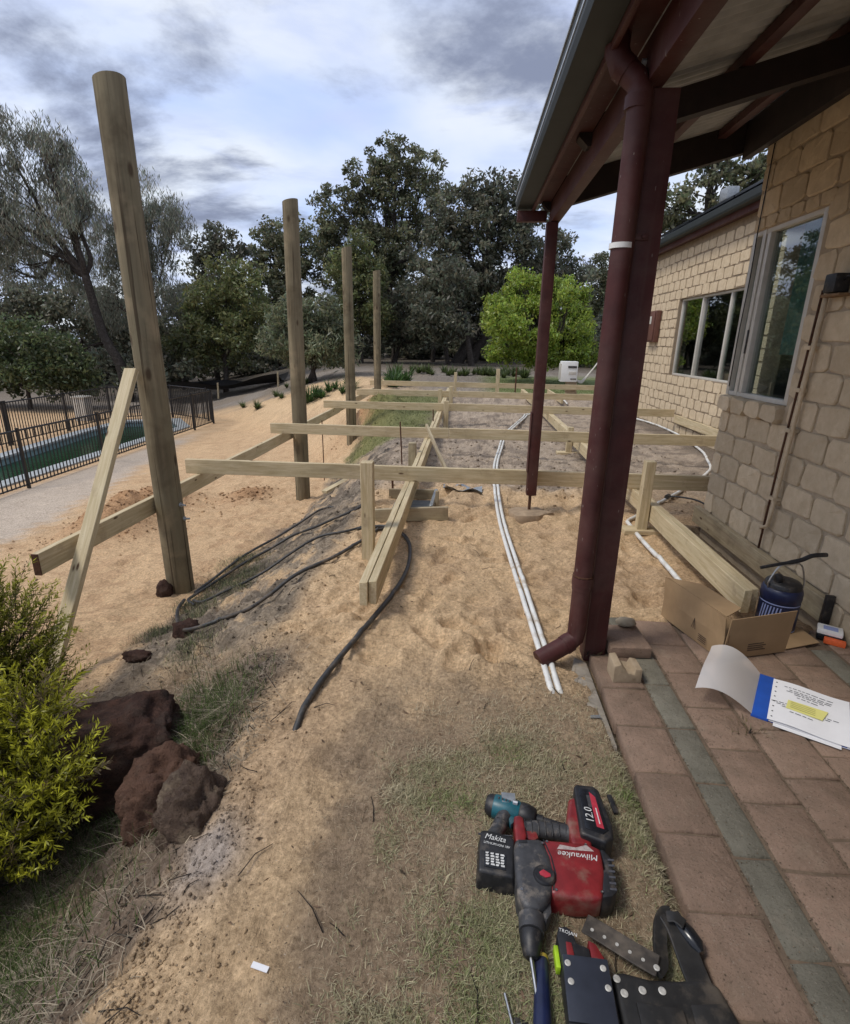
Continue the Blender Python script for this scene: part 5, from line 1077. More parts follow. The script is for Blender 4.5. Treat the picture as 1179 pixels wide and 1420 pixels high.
# ------------------------------------------------------------------ vegetation
def leaf_mesh(name, c, a, b, cols):
    """rhombic leaves: centre c, half length vector a, half width vector b (n,3)"""
    V = np.stack([c-a, c+b*1.0-a*.1, c+a, c-b*1.0-a*.1], 1).reshape(-1, 3); n_ = len(c); F_ = np.arange(4*n_).reshape(n_, 4)
    return fast_mesh(name, V, F_, np.repeat(cols, 4, 0))
def rand_unit(n_, g):
    v_ = g.normal(size=(n_, 3)); return v_/np.linalg.norm(v_, axis=1, keepdims=True)
def perp(a, g):
    r = rand_unit(len(a), g); b = np.cross(a, r); return b/np.maximum(np.linalg.norm(b, axis=1, keepdims=True), 1e-6)
KIND = dict(
    gum=dict(rc=.52, n=62, ln=.125, wd=.056, col=(.165, .178, .100), var=.30, shell=.55, droop=.2, flat=.75),
    dark=dict(rc=.60, n=66, ln=.13, wd=.056, col=(.150, .160, .108), var=.28, shell=.5, droop=.25, flat=.75),
    weep=dict(rc=.50, n=120, ln=.12, wd=.017, col=(.21, .225, .172), var=.25, shell=.5, droop=1.6, flat=1.25),
    olive=dict(rc=.42, n=70, ln=.12, wd=.030, col=(.165, .190, .110), var=.2, shell=.6, droop=.5, flat=.9),
    mid=dict(rc=.45, n=64, ln=.10, wd=.040, col=(.165, .188, .075), var=.25, shell=.6, droop=.4, flat=.9),
    lime=dict(rc=.27, n=64, ln=.065, wd=.026, col=(.27, .36, .06), var=.22, shell=.7, droop=.6, flat=.85),
    bush=dict(rc=.40, n=60, ln=.09, wd=.04, col=(.105, .140, .062), var=.3, shell=.6, droop=.3, flat=.9))
def crown_mesh(name, lobes, kind, seed, dens=1.0):
    k = KIND[kind]; g = np.random.default_rng(seed); cs, cc = [], []
    tips = []
    for (c, r) in lobes:
        c = np.array(c); r = np.array(r); m_ = max(6, int(dens*3.0*(r[0]*r[2]+r[0]*r[1]*.5+r[1]*r[2]*.5)/(k['rc']**2)))
        d = rand_unit(m_, g); rad = k['shell']+(1-k['shell'])*g.random(m_)**.6; rad = np.where(g.random(m_) < .22, g.random(m_)*.6, rad)
        p = c+d*r*rad[:, None]*(.88+.24*g.random((m_, 1))); p = p[p[:, 2] > c[2]-r[2]*.95]; tips.append(p)
        cs.append(p); cc.append(g.uniform(1-k['var'], 1+k['var'], len(p))*(1+.12*g.normal()))
    P = np.concatenate(cs); B = np.concatenate(cc); nl = k['n']; n_ = len(P)*nl
    rc = k['rc']*g.uniform(.55, 1.25, len(P)); off = rand_unit(n_, g)*(g.random((n_, 1))**.45)*np.repeat(rc, nl)[:, None]; off[:, 2] *= k['flat']
    c = np.repeat(P, nl, 0)+off
    a = rand_unit(n_, g); a[:, 2] -= k['droop']; a /= np.linalg.norm(a, axis=1, keepdims=True); b = perp(a, g)
    s = g.uniform(.6, 1.3, (n_, 1)); col = np.array(k['col'])[None]*np.repeat(B, nl)[:, None]*g.uniform(.8, 1.2, (n_, 1)); col[:, 0] *= g.uniform(.85, 1.25, n_)
    return leaf_mesh(name, c, a*k['ln']*s, b*k['wd']*s, np.clip(col, 0.003, 1)), tips
def limb(m, p0, p1, r0, r1, g, bend=.12):
    p0, p1 = Vector(p0), Vector(p1); d = p1-p0; L_ = d.length; mid = [p0.lerp(p1, f)+Vector(g.normal(size=3))*L_*bend*math.sin(math.pi*f)*.6 for f in (0, .3, .6, 1)]; mid[0] = p0; mid[-1] = p1
    P = smooth_path(mid, 3); m.tube(P, [r0+(r1-r0)*i/(len(P)-1) for i in range(len(P))], 6, False); return P
def tree(name, label, base, lobes, kind, seed, trunk_r=.16, cat='tree', group=None, stems=1, dens=1.0, fork=.35, side=(0, 0)):
    """BASE (x, y); LOBES = [(px, py, Y, rx, rz)] surveyed from the photograph, radii in its pixels"""
    g = np.random.default_rng(seed); bz = hz(*base); Bv = Vector((base[0], base[1], bz)); LB = []
    for (px, py, Y, rx, rz) in lobes:
        c = W(px, py, Y); w_ = (c-Vector((0, 0, CAM_Z))).dot(fwd); LB.append((tuple(c-Bv), (rx*w_/745, (rx+rz)*.5*w_/745, rz*w_/745)))
    t = thing(name, label, cat, tuple(Bv), 0, group)
    me_, tips = crown_mesh('crown', LB, kind, seed, dens); put('crown', me_, LEAF, t)
    m = MB(); lowest = min(c[2]-r[2] for c, r in LB)
    cen = np.mean([c for c, r in LB], 0)
    for s in range(stems):
        o = Vector((g.normal()*.18*(stems > 1), g.normal()*.18*(stems > 1), -.15)); fk = Vector((cen[0]*fork+side[0], cen[1]*fork+side[1], max(.6, lowest+.25*(cen[2]-lowest))))+Vector((g.normal()*.3, g.normal()*.3, 0))*(stems > 1)
        limb(m, o, fk, trunk_r*1.25, trunk_r*.8, g, .05)
        for i, (c, r) in enumerate(LB):
            if i % stems != s: continue
            P = limb(m, fk, c, trunk_r*.62, trunk_r*.2, g)
            tp_ = tips[i]; pick = g.choice(len(tp_), min(len(tp_), 9), replace=False)
            for q in pick: limb(m, P[int(len(P)*g.uniform(.45, .95))], tp_[q]*.92+np.array(c)*.08, trunk_r*.16, .012, g)
    put('trunk', m.mesh('trunk', smooth=True), BARK, t)
    return t
def gl(px, Y, off=0): p = W(px, 500, Y); return (p.x+off, Y)
tree('peppermint_tree', 'tall grey-green weeping tree with a leaning trunk behind the pool', gl(170, 24), [(20, 225, 24, 62, 50), (85, 250, 24, 48, 48), (-30, 300, 24, 60, 70), (55, 310, 24.5, 70, 50), (105, 300, 23.5, 34, 45), (-60, 230, 24, 50, 60), (60, 200, 24, 40, 28), (10, 370, 25, 60, 40), (100, 370, 25, 45, 40)], 'weep', 101, .20, fork=.35, dens=.6)
tree('peppermint_tree', 'smaller weeping grey-green tree beside the braced pole', gl(190, 27), [(215, 290, 27, 42, 36), (185, 330, 27, 45, 45), (235, 330, 27, 34, 45), (160, 350, 27.5, 44, 40), (215, 390, 27, 50, 50), (150, 420, 28, 50, 40)], 'weep', 102, .15, stems=2, dens=.65)
tree('scrub_tree', 'thin-topped dark tree poking above the round green scrub', gl(300, 33), [(300, 330, 33, 24, 22), (325, 355, 33, 22, 24), (280, 360, 33, 25, 28), (300, 400, 33, 40, 30), (330, 420, 34, 30, 40)], 'dark', 103, .14)
tree('scrub_tree', 'rounded olive-green scrub tree between the first two poles', gl(310, 26), [(320, 390, 26, 40, 34), (295, 430, 26, 40, 40), (345, 440, 26, 38, 44), (320, 475, 26, 50, 32), (270, 470, 26, 36, 40)], 'mid', 104, .12, dens=1.05)
tree('scrub_tree', 'dark tree filling the gap behind the second pole', gl(385, 36), [(375, 340, 36, 26, 28), (400, 330, 36, 26, 26), (380, 385, 36, 36, 36), (415, 370, 36, 30, 40), (395, 430, 36, 50, 40)], 'gum', 105, .16)
tree('weeping_shrub_tree', 'low olive willowy tree with a twisted trunk behind the second pole', gl(430, 22), [(410, 440, 22, 34, 28), (445, 450, 22, 36, 34), (390, 475, 22, 30, 30), (430, 485, 22, 50, 28), (470, 480, 22, 24, 32)], 'olive', 106, .10, stems=2)
tree('gum_tree', 'tallest dark gum tree with an airy domed crown', gl(560, 38), [(550, 225, 38, 42, 34), (515, 245, 38, 34, 30), (590, 240, 38, 28, 30), (500, 275, 38.5, 26, 26), (560, 275, 38, 48, 30), (600, 285, 37.5, 26, 30), (465, 290, 38, 30, 30), (450, 330, 38, 36, 34), (510, 320, 38, 44, 34), (560, 340, 38, 50, 40), (470, 370, 39, 40, 36), (530, 390, 39, 50, 40)], 'gum', 107, .30, dens=.72, fork=.6)
tree('gum_tree', 'broad dense dark gum tree behind the bright green tree', gl(640, 33), [(655, 275, 33, 34, 30), (700, 275, 33, 36, 30), (620, 305, 33, 36, 34), (680, 320, 33, 50, 40), (730, 310, 33, 34, 40), (610, 355, 33, 46, 40), (665, 375, 33, 52, 40), (725, 370, 33, 44, 40), (770, 360, 34, 36, 36), (600, 410, 33, 46, 38), (650, 430, 33, 50, 34), (790, 390, 34.5, 34, 34), (720, 430, 34, 44, 40)], 'dark', 108, .30, dens=1.0, side=(.8, 0), stems=2, fork=.2)
tree('gum_tree', 'slender leaning gum at the edge of the dense grove', gl(655, 29), [(630, 395, 29, 30, 30), (600, 440, 29, 34, 26), (620, 455, 29, 30, 24)], 'dark', 109, .17, fork=.2)
tree('acacia_tree', 'yellow-green conical tree in front of the tallest gum', gl(500, 30), [(495, 350, 30, 24, 26), (480, 375, 30, 28, 28), (510, 385, 30, 26, 30), (490, 420, 30, 42, 34), (470, 450, 30, 30, 30), (525, 430, 30, 24, 36)], 'mid', 110, .12)
tree('shade_tree', 'dense dark understorey tree behind the third and fourth poles', gl(545, 31), [(560, 430, 31, 36, 34), (530, 465, 31, 36, 30), (580, 465, 31, 36, 26), (600, 400, 31.5, 36, 40)], 'dark', 111, .14)
er = random.Random(21); el = []
for k in range(44):
    a = er.uniform(0, 6.28); q = er.uniform(.15, 1)**.6; px_, py_ = 748+74*q*math.cos(a), 442+60*q*math.sin(a)+8*abs(math.cos(a)); el.append((px_, py_, 20+er.uniform(-1.3, 1.3), er.uniform(13, 23), er.uniform(10, 18)))
el += [(690, 492, 20, 18, 10), (815, 492, 20.2, 20, 10), (765, 498, 19.6, 24, 8), (725, 497, 19.6, 22, 9)]
tree('elm_tree', 'bright lime-green rounded tree beyond the air conditioner', gl(752, 20), el, 'lime', 112, .10, dens=1.25, fork=.1)
tree('gum_tree', 'distant gum crown showing past the far veranda post', gl(830, 48), [(828, 380, 48, 20, 26), (850, 400, 48, 24, 24), (825, 430, 48, 26, 30)], 'gum', 113, .2)
tree('gum_tree', 'tall many-stemmed gum rising behind the house roof', gl(1010, 26), [(940, 270, 26, 34, 26), (985, 250, 26, 34, 24), (1035, 235, 26, 34, 26), (960, 305, 26, 36, 22), (1010, 290, 26, 34, 22), (920, 310, 26, 24, 22), (1050, 275, 26, 28, 28), (1000, 215, 26, 40, 20), (1080, 230, 26, 40, 40)], 'gum', 114, .26, stems=3, dens=.62, fork=.9)
tree('green_bush', 'deep green bush standing behind the pool fence on the shrub side', gl(30, 21), [(40, 475, 21, 44, 34), (-20, 480, 21, 40, 36), (90, 495, 21, 36, 30), (30, 515, 21, 50, 24), (-70, 480, 21, 40, 40), (70, 530, 21, 34, 20), (-10, 530, 21, 44, 20), (115, 525, 21.5, 26, 22)], 'bush', 115, .08, dens=1.15)
tree('green_bush', 'shaded bush behind the pool below the leaning weeping tree', gl(175, 25), [(150, 505, 25, 30, 22), (200, 500, 25, 34, 26), (240, 510, 25, 30, 20), (175, 525, 25, 30, 14)], 'dark', 118, .07, dens=1.0)
tree('scrub_tree', 'shadowy scrub tree closing the view behind the pool', gl(110, 31), [(60, 420, 31, 50, 40), (120, 440, 31, 50, 40), (180, 455, 31, 50, 36), (230, 470, 31, 44, 34), (0, 430, 31, 50, 40)], 'dark', 116, .14, stems=2)
tree('scrub_tree', 'scrubby dark tree left of the olive scrub near the shade cloth', gl(250, 30), [(250, 430, 30, 30, 34), (240, 480, 30, 40, 26), (285, 495, 30, 30, 20)], 'dark', 117, .10)
# the distant wall of trees: a few shared meshes, each tree a thing of its own
proto = None; pos = [(-34, 52), (-27, 56), (-20, 50), (-13.5, 55), (-8, 58), (-2, 54), (4, 57), (10, 52), (16, 56), (23, 54), (30, 50), (-41, 50)]
for i, (x, y) in enumerate(pos):
    lab_ = 'dark tree in the distant row closing the view behind the grove'
    if proto is None:
        t = thing('distant_tree', lab_, 'tree', (x, y, hz(x, y)), 0, 'distant row of trees')
        LB = [((0, 0, 4.4), (2.6, 2.4, 2.0)), ((-2.2, .3, 3.2), (2.0, 2.0, 1.7)), ((2.3, 0, 3.0), (2.1, 2.0, 1.7)), ((.4, .5, 6.0), (1.6, 1.6, 1.5)), ((-.8, 0, 1.8), (2.4, 2, 1.2)), ((1.6, 0, 1.5), (2.2, 2, 1.1))]
        me_, tips = crown_mesh('crown', LB, 'dark', 140, .75); cr_ = put('crown', me_, LEAF, t); m = MB(); limb(m, (0, 0, -.2), (0, 0, 4), .25, .12, rng, .05); limb(m, (0, 0, 2), (1.8, 0, 3.4), .12, .05, rng); limb(m, (0, 0, 2), (-1.8, 0, 3.4), .12, .05, rng); tk_ = put('trunk', m.mesh('trunk', smooth=True), BARK, t); proto = t
    else:
        t = thing('distant_tree', lab_, 'tree', (x, y, hz(x, y)), i*1.7, 'distant row of trees')
        for ch in (cr_, tk_): c = ch.copy(); C.objects.link(c); c.parent = t
        t.scale = (1+.25*math.sin(i*2.1), 1, .85+.2*math.cos(i*1.3))

# bare trunks standing in the shade of the grove
for i, (px, Y, r, h_, ln_) in enumerate(((600, 34, .16, 4.2, .1), (622, 30, .14, 4.0, -.2), (545, 33, .12, 4, .15), (470, 32, .10, 3.6, -.1), (690, 36, .13, 4, .1), (575, 40, .13, 4, 0))):
    x, y = gl(px, Y); t = thing('bare_trunk', 'slim dark tree trunk standing in the shade of the grove', 'tree trunk', (x, y, hz(x, y)), 0, 'trunks in the shaded grove')
    m = MB(); limb(m, (0, 0, -.1), (ln_*2, 0, h_), r, r*.7, rng, .03); m.build('trunk', BARK, t, smooth=True); m = MB(); limb(m, (ln_, 0, h_*.55), (ln_*2+.7, .2, h_*.95), r*.4, r*.2, rng); m.build('branch', BARK, t, smooth=True)

# strappy leafy plants in the beds
def strappy(seed, n_=46, L_=.42, col=(.055, .105, .028)):
    g = np.random.default_rng(seed); V = []; F_ = []; cl = []
    for i in range(n_):
        a = g.uniform(0, 2*math.pi); l_ = L_*g.uniform(.6, 1.15); lean = g.uniform(.25, 1.0); wv_ = g.uniform(.012, .022)*min(1, L_/.42); d = np.array([math.cos(a), math.sin(a), 0]); s = np.array([-d[1], d[0], 0]); b0 = d*g.uniform(0, .08); cb = g.uniform(.6, 1.4); base = len(V)
        for k in range(5):
            f = k/4; p = b0+d*l_*lean*f*(.6+.4*f)+np.array([0, 0, l_*(f*(1.15-lean*.4)-lean*.55*f*f)]); ww = wv_*(1-f**2*.9); V += [p-s*ww, p+s*ww]; cl += [np.array(col)*cb]*2
        for k in range(4): F_.append((base+2*k, base+2*k+1, base+2*k+3, base+2*k+2))
    return fast_mesh('leaves', np.array(V), np.array(F_), np.array(cl))
pm3 = [strappy(s) for s in range(3)]; pm4 = [strappy(9+s, 70, .42, (.085, .115, .035)) for s in range(3)]
for m_ in pm3+pm4: m_.materials.append(LEAF)
stub = MB().tube([(0, 0, -.05), (0, 0, .06)], [.05, .03], 7).mesh('crown_base'); stub.materials.append(BARK)
g = np.random.default_rng(77)
def plants(n_, x0, x1, y0, y1, ms, label, group, sc=1.0):
    for i in range(n_):
        x, y = g.uniform(x0, x1), g.uniform(y0, y1); t = thing('strappy_plant', label, 'plant', (x, y, hz(x, y)), g.uniform(0, 6), group); s = sc*g.uniform(.75, 1.25); t.scale = (s, s, s)
        for nm, me_ in (('leaves', ms[i % 3]), ('crown_base', stub)): o = bpy.data.objects.new(nm, me_); C.objects.link(o); o.parent = t
plants(16, -5.4, -3.4, 17.2, 18.6, pm3, 'dark green strappy plant in the bed behind the second pole', 'strappy plants behind the poles', 1.15)
plants(34, -3.2, 2.4, 22.5, 25.0, pm4, 'yellow-green strappy plant in the bed beyond the last joist', 'strappy plants beyond the frame', 1.0)
plants(7, -2.7, -1.9, 17.6, 19.2, pm3, 'tall strappy plant beside the fourth pole', 'strappy plants by the fourth pole', 1.6)
plants(8, -8.6, -5.8, 19.5, 23, pm4, 'scrawny weed clump on the grey ground past the pool fence', 'weed clumps past the pool', .8)

# foreground shrub
def shrub(c, blobs, seed, label, n_sprig, col):
    g = np.random.default_rng(seed); t = thing('golden_shrub', label, 'shrub', c); Cs, As, Bs, Ks = [], [], [], []; m = MB()
    wts = np.array([b[3]*b[4]*b[5] for b in blobs]); wts = wts/wts.sum()
    for i in range(n_sprig):
        b = blobs[g.choice(len(blobs), p=wts)]; d = rand_unit(1, g)[0]; d[2] = d[2]*.8+.15; q = .35+.65*g.random()**.7; tip = np.array(b[:3])+d*np.array(b[3:6])*q
        out = d*np.array([.75, .75, .6])+np.array([0, 0, .55])+g.normal(size=3)*.22; out /= np.linalg.norm(out); L_ = g.uniform(.10, .26); p0 = tip-out*L_*.45
        if i % 2 == 0: m.tube([tuple(p0-np.array([0, 0, .05])-out*.04), tuple(p0+out*L_*.8)], [.0026, .001], 4, False)
        nl = int(L_*190); f = np.linspace(.1, 1, nl); cen = p0+out*L_*f[:, None]; sd = rand_unit(nl, g); sd -= out*(sd@out)[:, None]; sd /= np.linalg.norm(sd, axis=1, keepdims=True); a = sd*.72+out*.7; a /= np.linalg.norm(a, axis=1, keepdims=True); l_ = g.uniform(.008, .019, (nl, 1))*g.uniform(.7, 1.3); bb = perp(a, g)
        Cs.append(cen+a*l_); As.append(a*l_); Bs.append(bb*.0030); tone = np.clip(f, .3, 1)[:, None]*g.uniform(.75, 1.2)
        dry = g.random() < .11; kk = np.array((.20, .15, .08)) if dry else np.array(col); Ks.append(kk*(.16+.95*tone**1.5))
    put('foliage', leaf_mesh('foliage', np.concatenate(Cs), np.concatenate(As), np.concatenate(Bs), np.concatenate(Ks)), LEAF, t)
    for b in blobs:
        for k in range(7): limb(m, (b[0]*.25, b[1]*.25, -.05), tuple(np.array(b[:3])+g.normal(size=3)*np.array(b[3:6])*.4), .010, .003, g)
    put('stems', m.mesh('stems', smooth=True), BARK, t); return t
z_ = hz(-1.75, 1.55)
z_ = hz(-1.80, 1.62)+.02
shrub((-1.86, 1.62, z_), [(.02, -.02, .34, .24, .22, .20), (.30, -.08, .36, .17, .18, .13), (.12, .12, .50, .15, .15, .14), (-.22, .0, .45, .24, .24, .24), (.22, -.26, .20, .20, .18, .13), (-.05, -.30, .14, .24, .2, .16), (-.25, -.42, .2, .26, .24, .2), (.36, -.2, .28, .13, .12, .08), (-.45, .05, .5, .24, .24, .26), (.05, -.5, .05, .2, .2, .1), (.18, .0, .16, .2, .2, .14)], 201, 'bushy golden-green shrub with fine needle leaves hugging the big boulder', 2300, (.52, .51, .045))
z_ = hz(-2.25, 2.15)
shrub((-2.28, 2.15, z_), [(-.05, .0, .50, .34, .34, .40), (-.35, -.1, .6, .4, .4, .5), (.10, .0, .30, .26, .26, .25)], 202, 'taller darker green shrub with golden tips near the foot of the brace', 1500, (.36, .37, .040))

# ------------------------------------------------------------------ grass, straw, twigs
def blades(name, n_, region, mask, hmin, hmax, wd, colf, seed, lean=.6, flat=False, kind='stuff', segs=2):
    g = np.random.default_rng(seed); x = g.uniform(region[0], region[1], n_); y = g.uniform(region[2], region[3], n_); m_ = g.random(n_) < mask(x, y); x, y = x[m_], y[m_]; n_ = len(x); z = H(x, y)-.003
    a = g.uniform(0, 2*math.pi, n_); d = np.stack([np.cos(a), np.sin(a), np.zeros(n_)], 1); s = np.stack([-np.sin(a), np.cos(a), np.zeros(n_)], 1); s = s*np.cos(.6)+0; l_ = g.uniform(hmin, hmax, n_)[:, None]; le = (g.random(n_)**.8*lean)[:, None]; P = np.stack([x, y, z], 1); upz = np.array([0, 0, 1.0])
    w_ = wd*g.uniform(.6, 1.3, n_)[:, None]; mid = P+d*l_*le*.45+upz*l_*(.55 if not flat else .12)*(1-.35*le); tip = P+d*l_*le*1.1+upz*l_*(1.0 if not flat else .10)*(1-.55*le)
    V = np.stack([P-s*w_, P+s*w_, mid+s*w_*.7, mid-s*w_*.7, tip+s*w_*.12, tip-s*w_*.12], 1).reshape(-1, 3); b = np.arange(n_)*6; F_ = np.concatenate([np.stack([b, b+1, b+2, b+3], 1), np.stack([b+3, b+2, b+4, b+5], 1)])
    put(name, fast_mesh(name, V, F_, np.repeat(colf(x, y, g), 6, 0)), BLADE, kind=kind)
def green_amt(x, y):
    n = fbm(x, y, 3.2, 4, 91); k = sst(n, .50, .66)
    for gx_, gy_, r_ in ((.50, 1.72, .17), (.60, 1.35, .10), (.56, 1.15, .14), (.30, .9, .2), (.05, 1.0, .22), (.22, 1.72, .10), (.0, 1.45, .14), (.62, 1.55, .08), (.1, .7, .25)): k = np.maximum(k*.9, np.exp(-((x-gx_)**2+(y-gy_)**2)/r_**2)*.95)
    return k
def lawn_col(x, y, g):
    k = green_amt(x, y)*g.uniform(.45, 1.5, len(x)); k = np.clip(k, 0, 1)[:, None]; dry = np.array([.56, .48, .33])*g.uniform(.5, 1.2, (len(x), 1)); gr = np.array([.175, .235, .070])*g.uniform(.6, 1.3, (len(x), 1)); return dry*(1-k)+gr*k
def lawn_den(x, y): return lawn_mask(x, y)*np.clip(2.6*fbm(x, y, 6, 4, 95)-.95+.55*green_amt(x, y), .04, 1)*(1-.65*sst(y, 1.35, 1.9))
blades('lawn_grass', 210000, (-.7, .68, .45, 2.3), lawn_den, .012, .034, .0015, lawn_col, 301, 1.3)
blades('dead_thatch', 120000, (-.75, .68, .45, 2.35), lambda x, y: np.clip(lawn_mask(x-.12, y)*.55+.12*sst(x, -.5, -.3)*(1-sst(y, 2.1, 2.4)), 0, 1), .02, .05, .0009, lambda x, y, g: np.array([.50, .42, .29])*g.uniform(.4, 1.25, (len(x), 1)), 302, 1.0, True)
def bed(x, y): return (1-sst(x, -.95, -.74))*(1-sst(y, 2.0, 2.6))*np.clip(fbm(x, y, 4, 4, 96)*1.7-.42, .03, 1)
blades('straw_litter', 90000, (-2.6, -.7, .45, 2.6), bed, .04, .16, .0017, lambda x, y, g: np.array([.36, .30, .215])*g.uniform(.25, 1.25, (len(x), 1)), 303, 1.0, True)
blades('bed_grass', 60000, (-2.4, -.85, .6, 2.5), lambda x, y: np.exp(-((x+1.20)/.25)**2-((y-1.85)/.28)**2)*.9+.7*np.exp(-((x+1.5)/.32)**2-((y-.95)/.35)**2), .04, .12, .0016, lambda x, y, g: np.array([.085, .120, .035])*g.uniform(.5, 1.5, (len(x), 1)), 304, .9)
def bank_g(x, y):
    k = 0
    for gx_, gy_, r_ in ((-2.02, 4.25, .22), (-1.85, 4.1, .16), (-2.1, 3.75, .14), (-1.88, 3.35, .13), (-1.57, 2.7, .12), (-2.1, 4.7, .18), (-1.42, 2.3, .14), (-2.1, 3.2, .12), (-1.75, 3.7, .10)): k = np.maximum(k, np.exp(-((x-gx_)**2+(y-gy_)**2)/r_**2))
    return k*.8
blades('bank_grass', 80000, (-2.5, -1.0, 2.4, 5.2), bank_g, .025, .08, .0016, lambda x, y, g: (np.array([.12, .145, .055])*(g.random((len(x), 1)) < .6)+np.array([.24, .19, .12])*1.0*(g.random((len(x), 1)) < .4)+.02)*g.uniform(.6, 1.2, (len(x), 1)), 305, 1.0)
blades('bank_straw', 16000, (-2.4, -.8, 2.2, 8), lambda x, y: np.clip(4*bankT(x, y)*(1-bankT(x, y)), 0, 1)**1.5*.5*np.clip(fbm(x, y, 3, 3, 97)*2-.5, 0, 1), .03, .09, .0014, lambda x, y, g: np.array([.24, .19, .125])*g.uniform(.4, 1.2, (len(x), 1)), 306, 1.0, True)
blades('edge_straw', 9000, (-.5, .72, 1.75, 2.55), lambda x, y: np.exp(-((y-2.15-.15*np.sin(5*x))/.14)**2)*sst(x, -.3, .3)*.8, .03, .09, .0011, lambda x, y, g: np.array([.27, .205, .125])*g.uniform(.4, 1.2, (len(x), 1)), 307, 1.0, True)
blades('far_lawn', 60000, (-2.6, 4.5, 8.4, 22), lambda x, y: np.clip(sst(x, -2.4, -2.0)*(1-sst(x, -.9, -.3))*sst(y, 8.4, 9.4)*(1-sst(y, 15.2, 16))+sst(x, .2, 1.2)*sst(y, 16, 16.6), 0, 1)*.8, .03, .07, .004, lambda x, y, g: np.array([.125, .150, .05])*g.uniform(.6, 1.4, (len(x), 1)), 308, .9)
# dead leaves, clods and twigs
g = np.random.default_rng(401); n_ = 2600; x = g.uniform(-2.3, .66, n_); y = .5+g.random(n_)**1.3*4.3; keep = g.random(n_) < np.where(x < -.8, .9, .22); x, y = x[keep], y[keep]; z = H(x, y)+.004; n_ = len(x); a = rand_unit(n_, g); a[:, 2] *= .25; b = perp(a, g); b[:, 2] *= .3; s = g.uniform(.4, 1.2, (n_, 1))
put('leaf_litter', leaf_mesh('leaf_litter', np.stack([x, y, z], 1), a*.014*s, b*.005*s, np.array([.13, .085, .055])*g.uniform(.5, 1.7, (n_, 1))), BLADE, kind='stuff')
m = MB()
for i in range(330):
    x, y = (g.uniform(-1.6, -.7), .55+g.random()*1.7) if i > 130 else (g.uniform(-2.2, .6), .6+g.random()**1.4*5); 
    if x > -.8 and g.random() < .6: continue
    th = g.uniform(0, 3.14); l_ = g.uniform(.04, .14); z = hz(x, y); e = hz(x+l_*math.cos(th), y+l_*math.sin(th)); m.tube([(x, y, z+.004), (x+l_*.5*math.cos(th)+g.normal()*.008, y+l_*.5*math.sin(th)+g.normal()*.008, (z+e)/2+.010), (x+l_*math.cos(th), y+l_*math.sin(th), e+.004)], [.0018, .0016, .0008], 5)
m.build('twig_litter', BARK, None, smooth=True, kind='stuff')
ic = bmesh.new(); bmesh.ops.create_icosphere(ic, subdivisions=1, radius=1); iv = np.array([v.co[:] for v in ic.verts]); jf = np.array([[v.index for v in f.verts] for f in ic.faces]); ic.free()
def crumbs(name, x, y, s, z, c):
    n_ = len(x); V = iv[None]*g.uniform(.45, 1.45, (n_, 12, 3))*s[:, None, None]*np.array([1, 1, .7])+np.stack([x, y, z], 1)[:, None, :]; F_ = (jf[None]+12*np.arange(n_)[:, None, None]).reshape(-1, 3)
    put(name, fast_mesh(name, V.reshape(-1, 3), F_, np.repeat(c, 12, 0)), GROUND, kind='stuff')
xs, ys, ss = [], [], []
hp_ = np.array(HEAPS[:5])[g.integers(0, 5, 1700)]; xs.append(hp_[:, 0]+g.normal(size=1700)*hp_[:, 2]*.9); ys.append(hp_[:, 1]+g.normal(size=1700)*hp_[:, 3]*.9); ss.append(g.uniform(.004, .026, 1700)*g.random(1700)+.003)
xs.append(g.uniform(-2.2, -.85, 1300)); ys.append(g.uniform(1.6, 7, 1300)); ss.append(g.uniform(.003, .012, 1300))
xs.append(g.uniform(-1.0, 3, 600)); ys.append(g.uniform(4.8, 9, 600)); ss.append(g.uniform(.004, .022, 600))
n_ = 900; y = .62+g.random(n_)*.75; xs.append(-.80+.07*g.normal(size=n_)+.10*(y-.8)+.04*np.sin(9*y)); ys.append(y); ss.append(g.uniform(.001, .006, n_)*g.random(n_)+.0015)
y = g.uniform(.6, 2.3, 1200); xs.append(-.80+.12*g.normal(size=1200)-.1*(y-1)); ys.append(y); ss.append(g.uniform(.0018, .0065, 1200))
x = np.concatenate(xs); y = np.concatenate(ys); s = np.concatenate(ss)
crumbs('soil_clods', x, y, s, H(x, y)+s*.3, ground_colour(x, y)*g.uniform(.6, 1.0, (len(x), 1)))
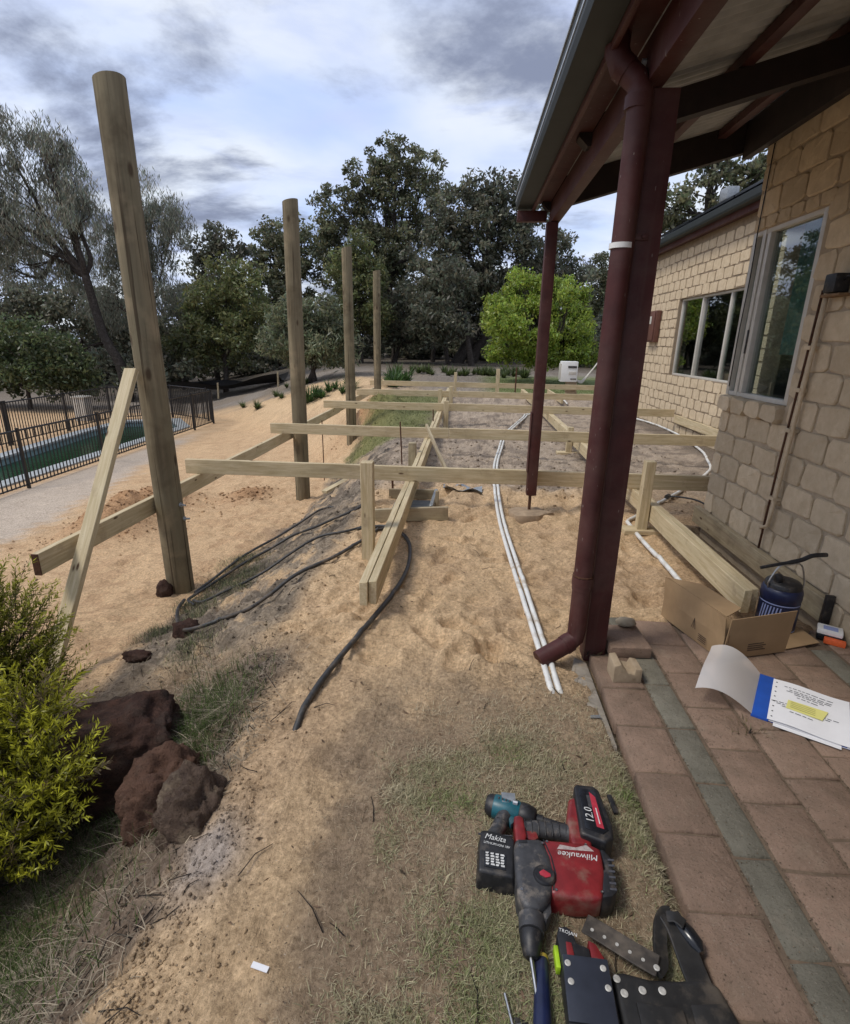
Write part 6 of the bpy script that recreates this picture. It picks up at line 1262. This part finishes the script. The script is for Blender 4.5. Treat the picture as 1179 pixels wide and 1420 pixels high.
# low dark scrub standing between the trunks of the grove
proto_b = None; g = np.random.default_rng(505)
spots = [(-23, 33), (-20.5, 36), (-18, 31.5), (-16, 35), (-13.5, 33), (-11.8, 37), (-10.2, 34), (-8.6, 39), (-7.0, 36), (-5.2, 40), (-3.6, 37), (-2.2, 42), (-.6, 38), (.8, 41.5), (2.2, 37), (3.6, 41), (5.2, 38), (7.0, 42), (8.6, 36), (-26, 36), (-28, 31), (-15, 40), (10.5, 40), (5.8, 31), (7.4, 29)]
for i, (x, y) in enumerate(spots):
    t = thing('understorey_bush', 'low dark bush growing in the shade between the grove trunks', 'bush', (x, y, hz(x, y)), i*2.3, 'low bushes under the grove')
    if proto_b is None:
        me_, tips = crown_mesh('crown', [((0, 0, .9), (1.3, 1.2, .9)), ((-1.0, .2, .7), (.9, .9, .7)), ((1.1, -.1, .65), (.9, .9, .65)), ((.2, 0, 1.7), (.8, .8, .6))], 'dark', 160, .9); m = MB()
        for k in range(5): limb(m, (0, 0, -.1), (g.normal()*.7, g.normal()*.7, 1.2), .05, .02, g)
        tk = m.mesh('stems', smooth=True); proto_b = (me_, tk)
        me_.materials.append(LEAF); tk.materials.append(BARK)
    for nm, me_ in zip(('crown', 'stems'), proto_b): o = bpy.data.objects.new(nm, me_); C.objects.link(o); o.parent = t
    s_ = g.uniform(.75, 1.35); t.scale = (s_*1.1, s_, s_*g.uniform(.8, 1.1))
# weeds between the pavers and crumbs of sand swept along the joints
for i, (x, y, n_) in enumerate(((1.21, 1.92, 26), (.665, 2.44, 22))):
    t = thing('paver_weed', ['small dry weed growing in the joint beside the document folder', 'dry grass tuft at the foot of the near maroon post', 'green tuft poking out beside the tool belt buckle'][i], 'weed', (x, y, .0))
    me_ = strappy(600+i, n_, .045, (.20, .17, .09) if i < 2 else (.12, .16, .05)); put('leaves', me_, LEAF, t); me_.transform(Matrix.Scale(1.0, 4))
    MB().tube([(0, 0, -.01), (.004, .002, .012)], [.004, .002], 5).build('root', BARK, t)
n_ = 2600; q = g.random(n_); x = np.where(q < .6, g.choice([.8785, 1.0045, 1.2115, 1.422, 1.632], n_)+g.normal(size=n_)*.006, g.uniform(.68, 1.7, n_)); y = g.uniform(.7, 2.5, n_)
crumbs('sand_crumbs', x, y, g.uniform(.0008, .0026, n_), np.where(q > .6, .001, -.002), np.array([.26, .20, .14])*g.uniform(.4, 1.3, (n_, 1)))
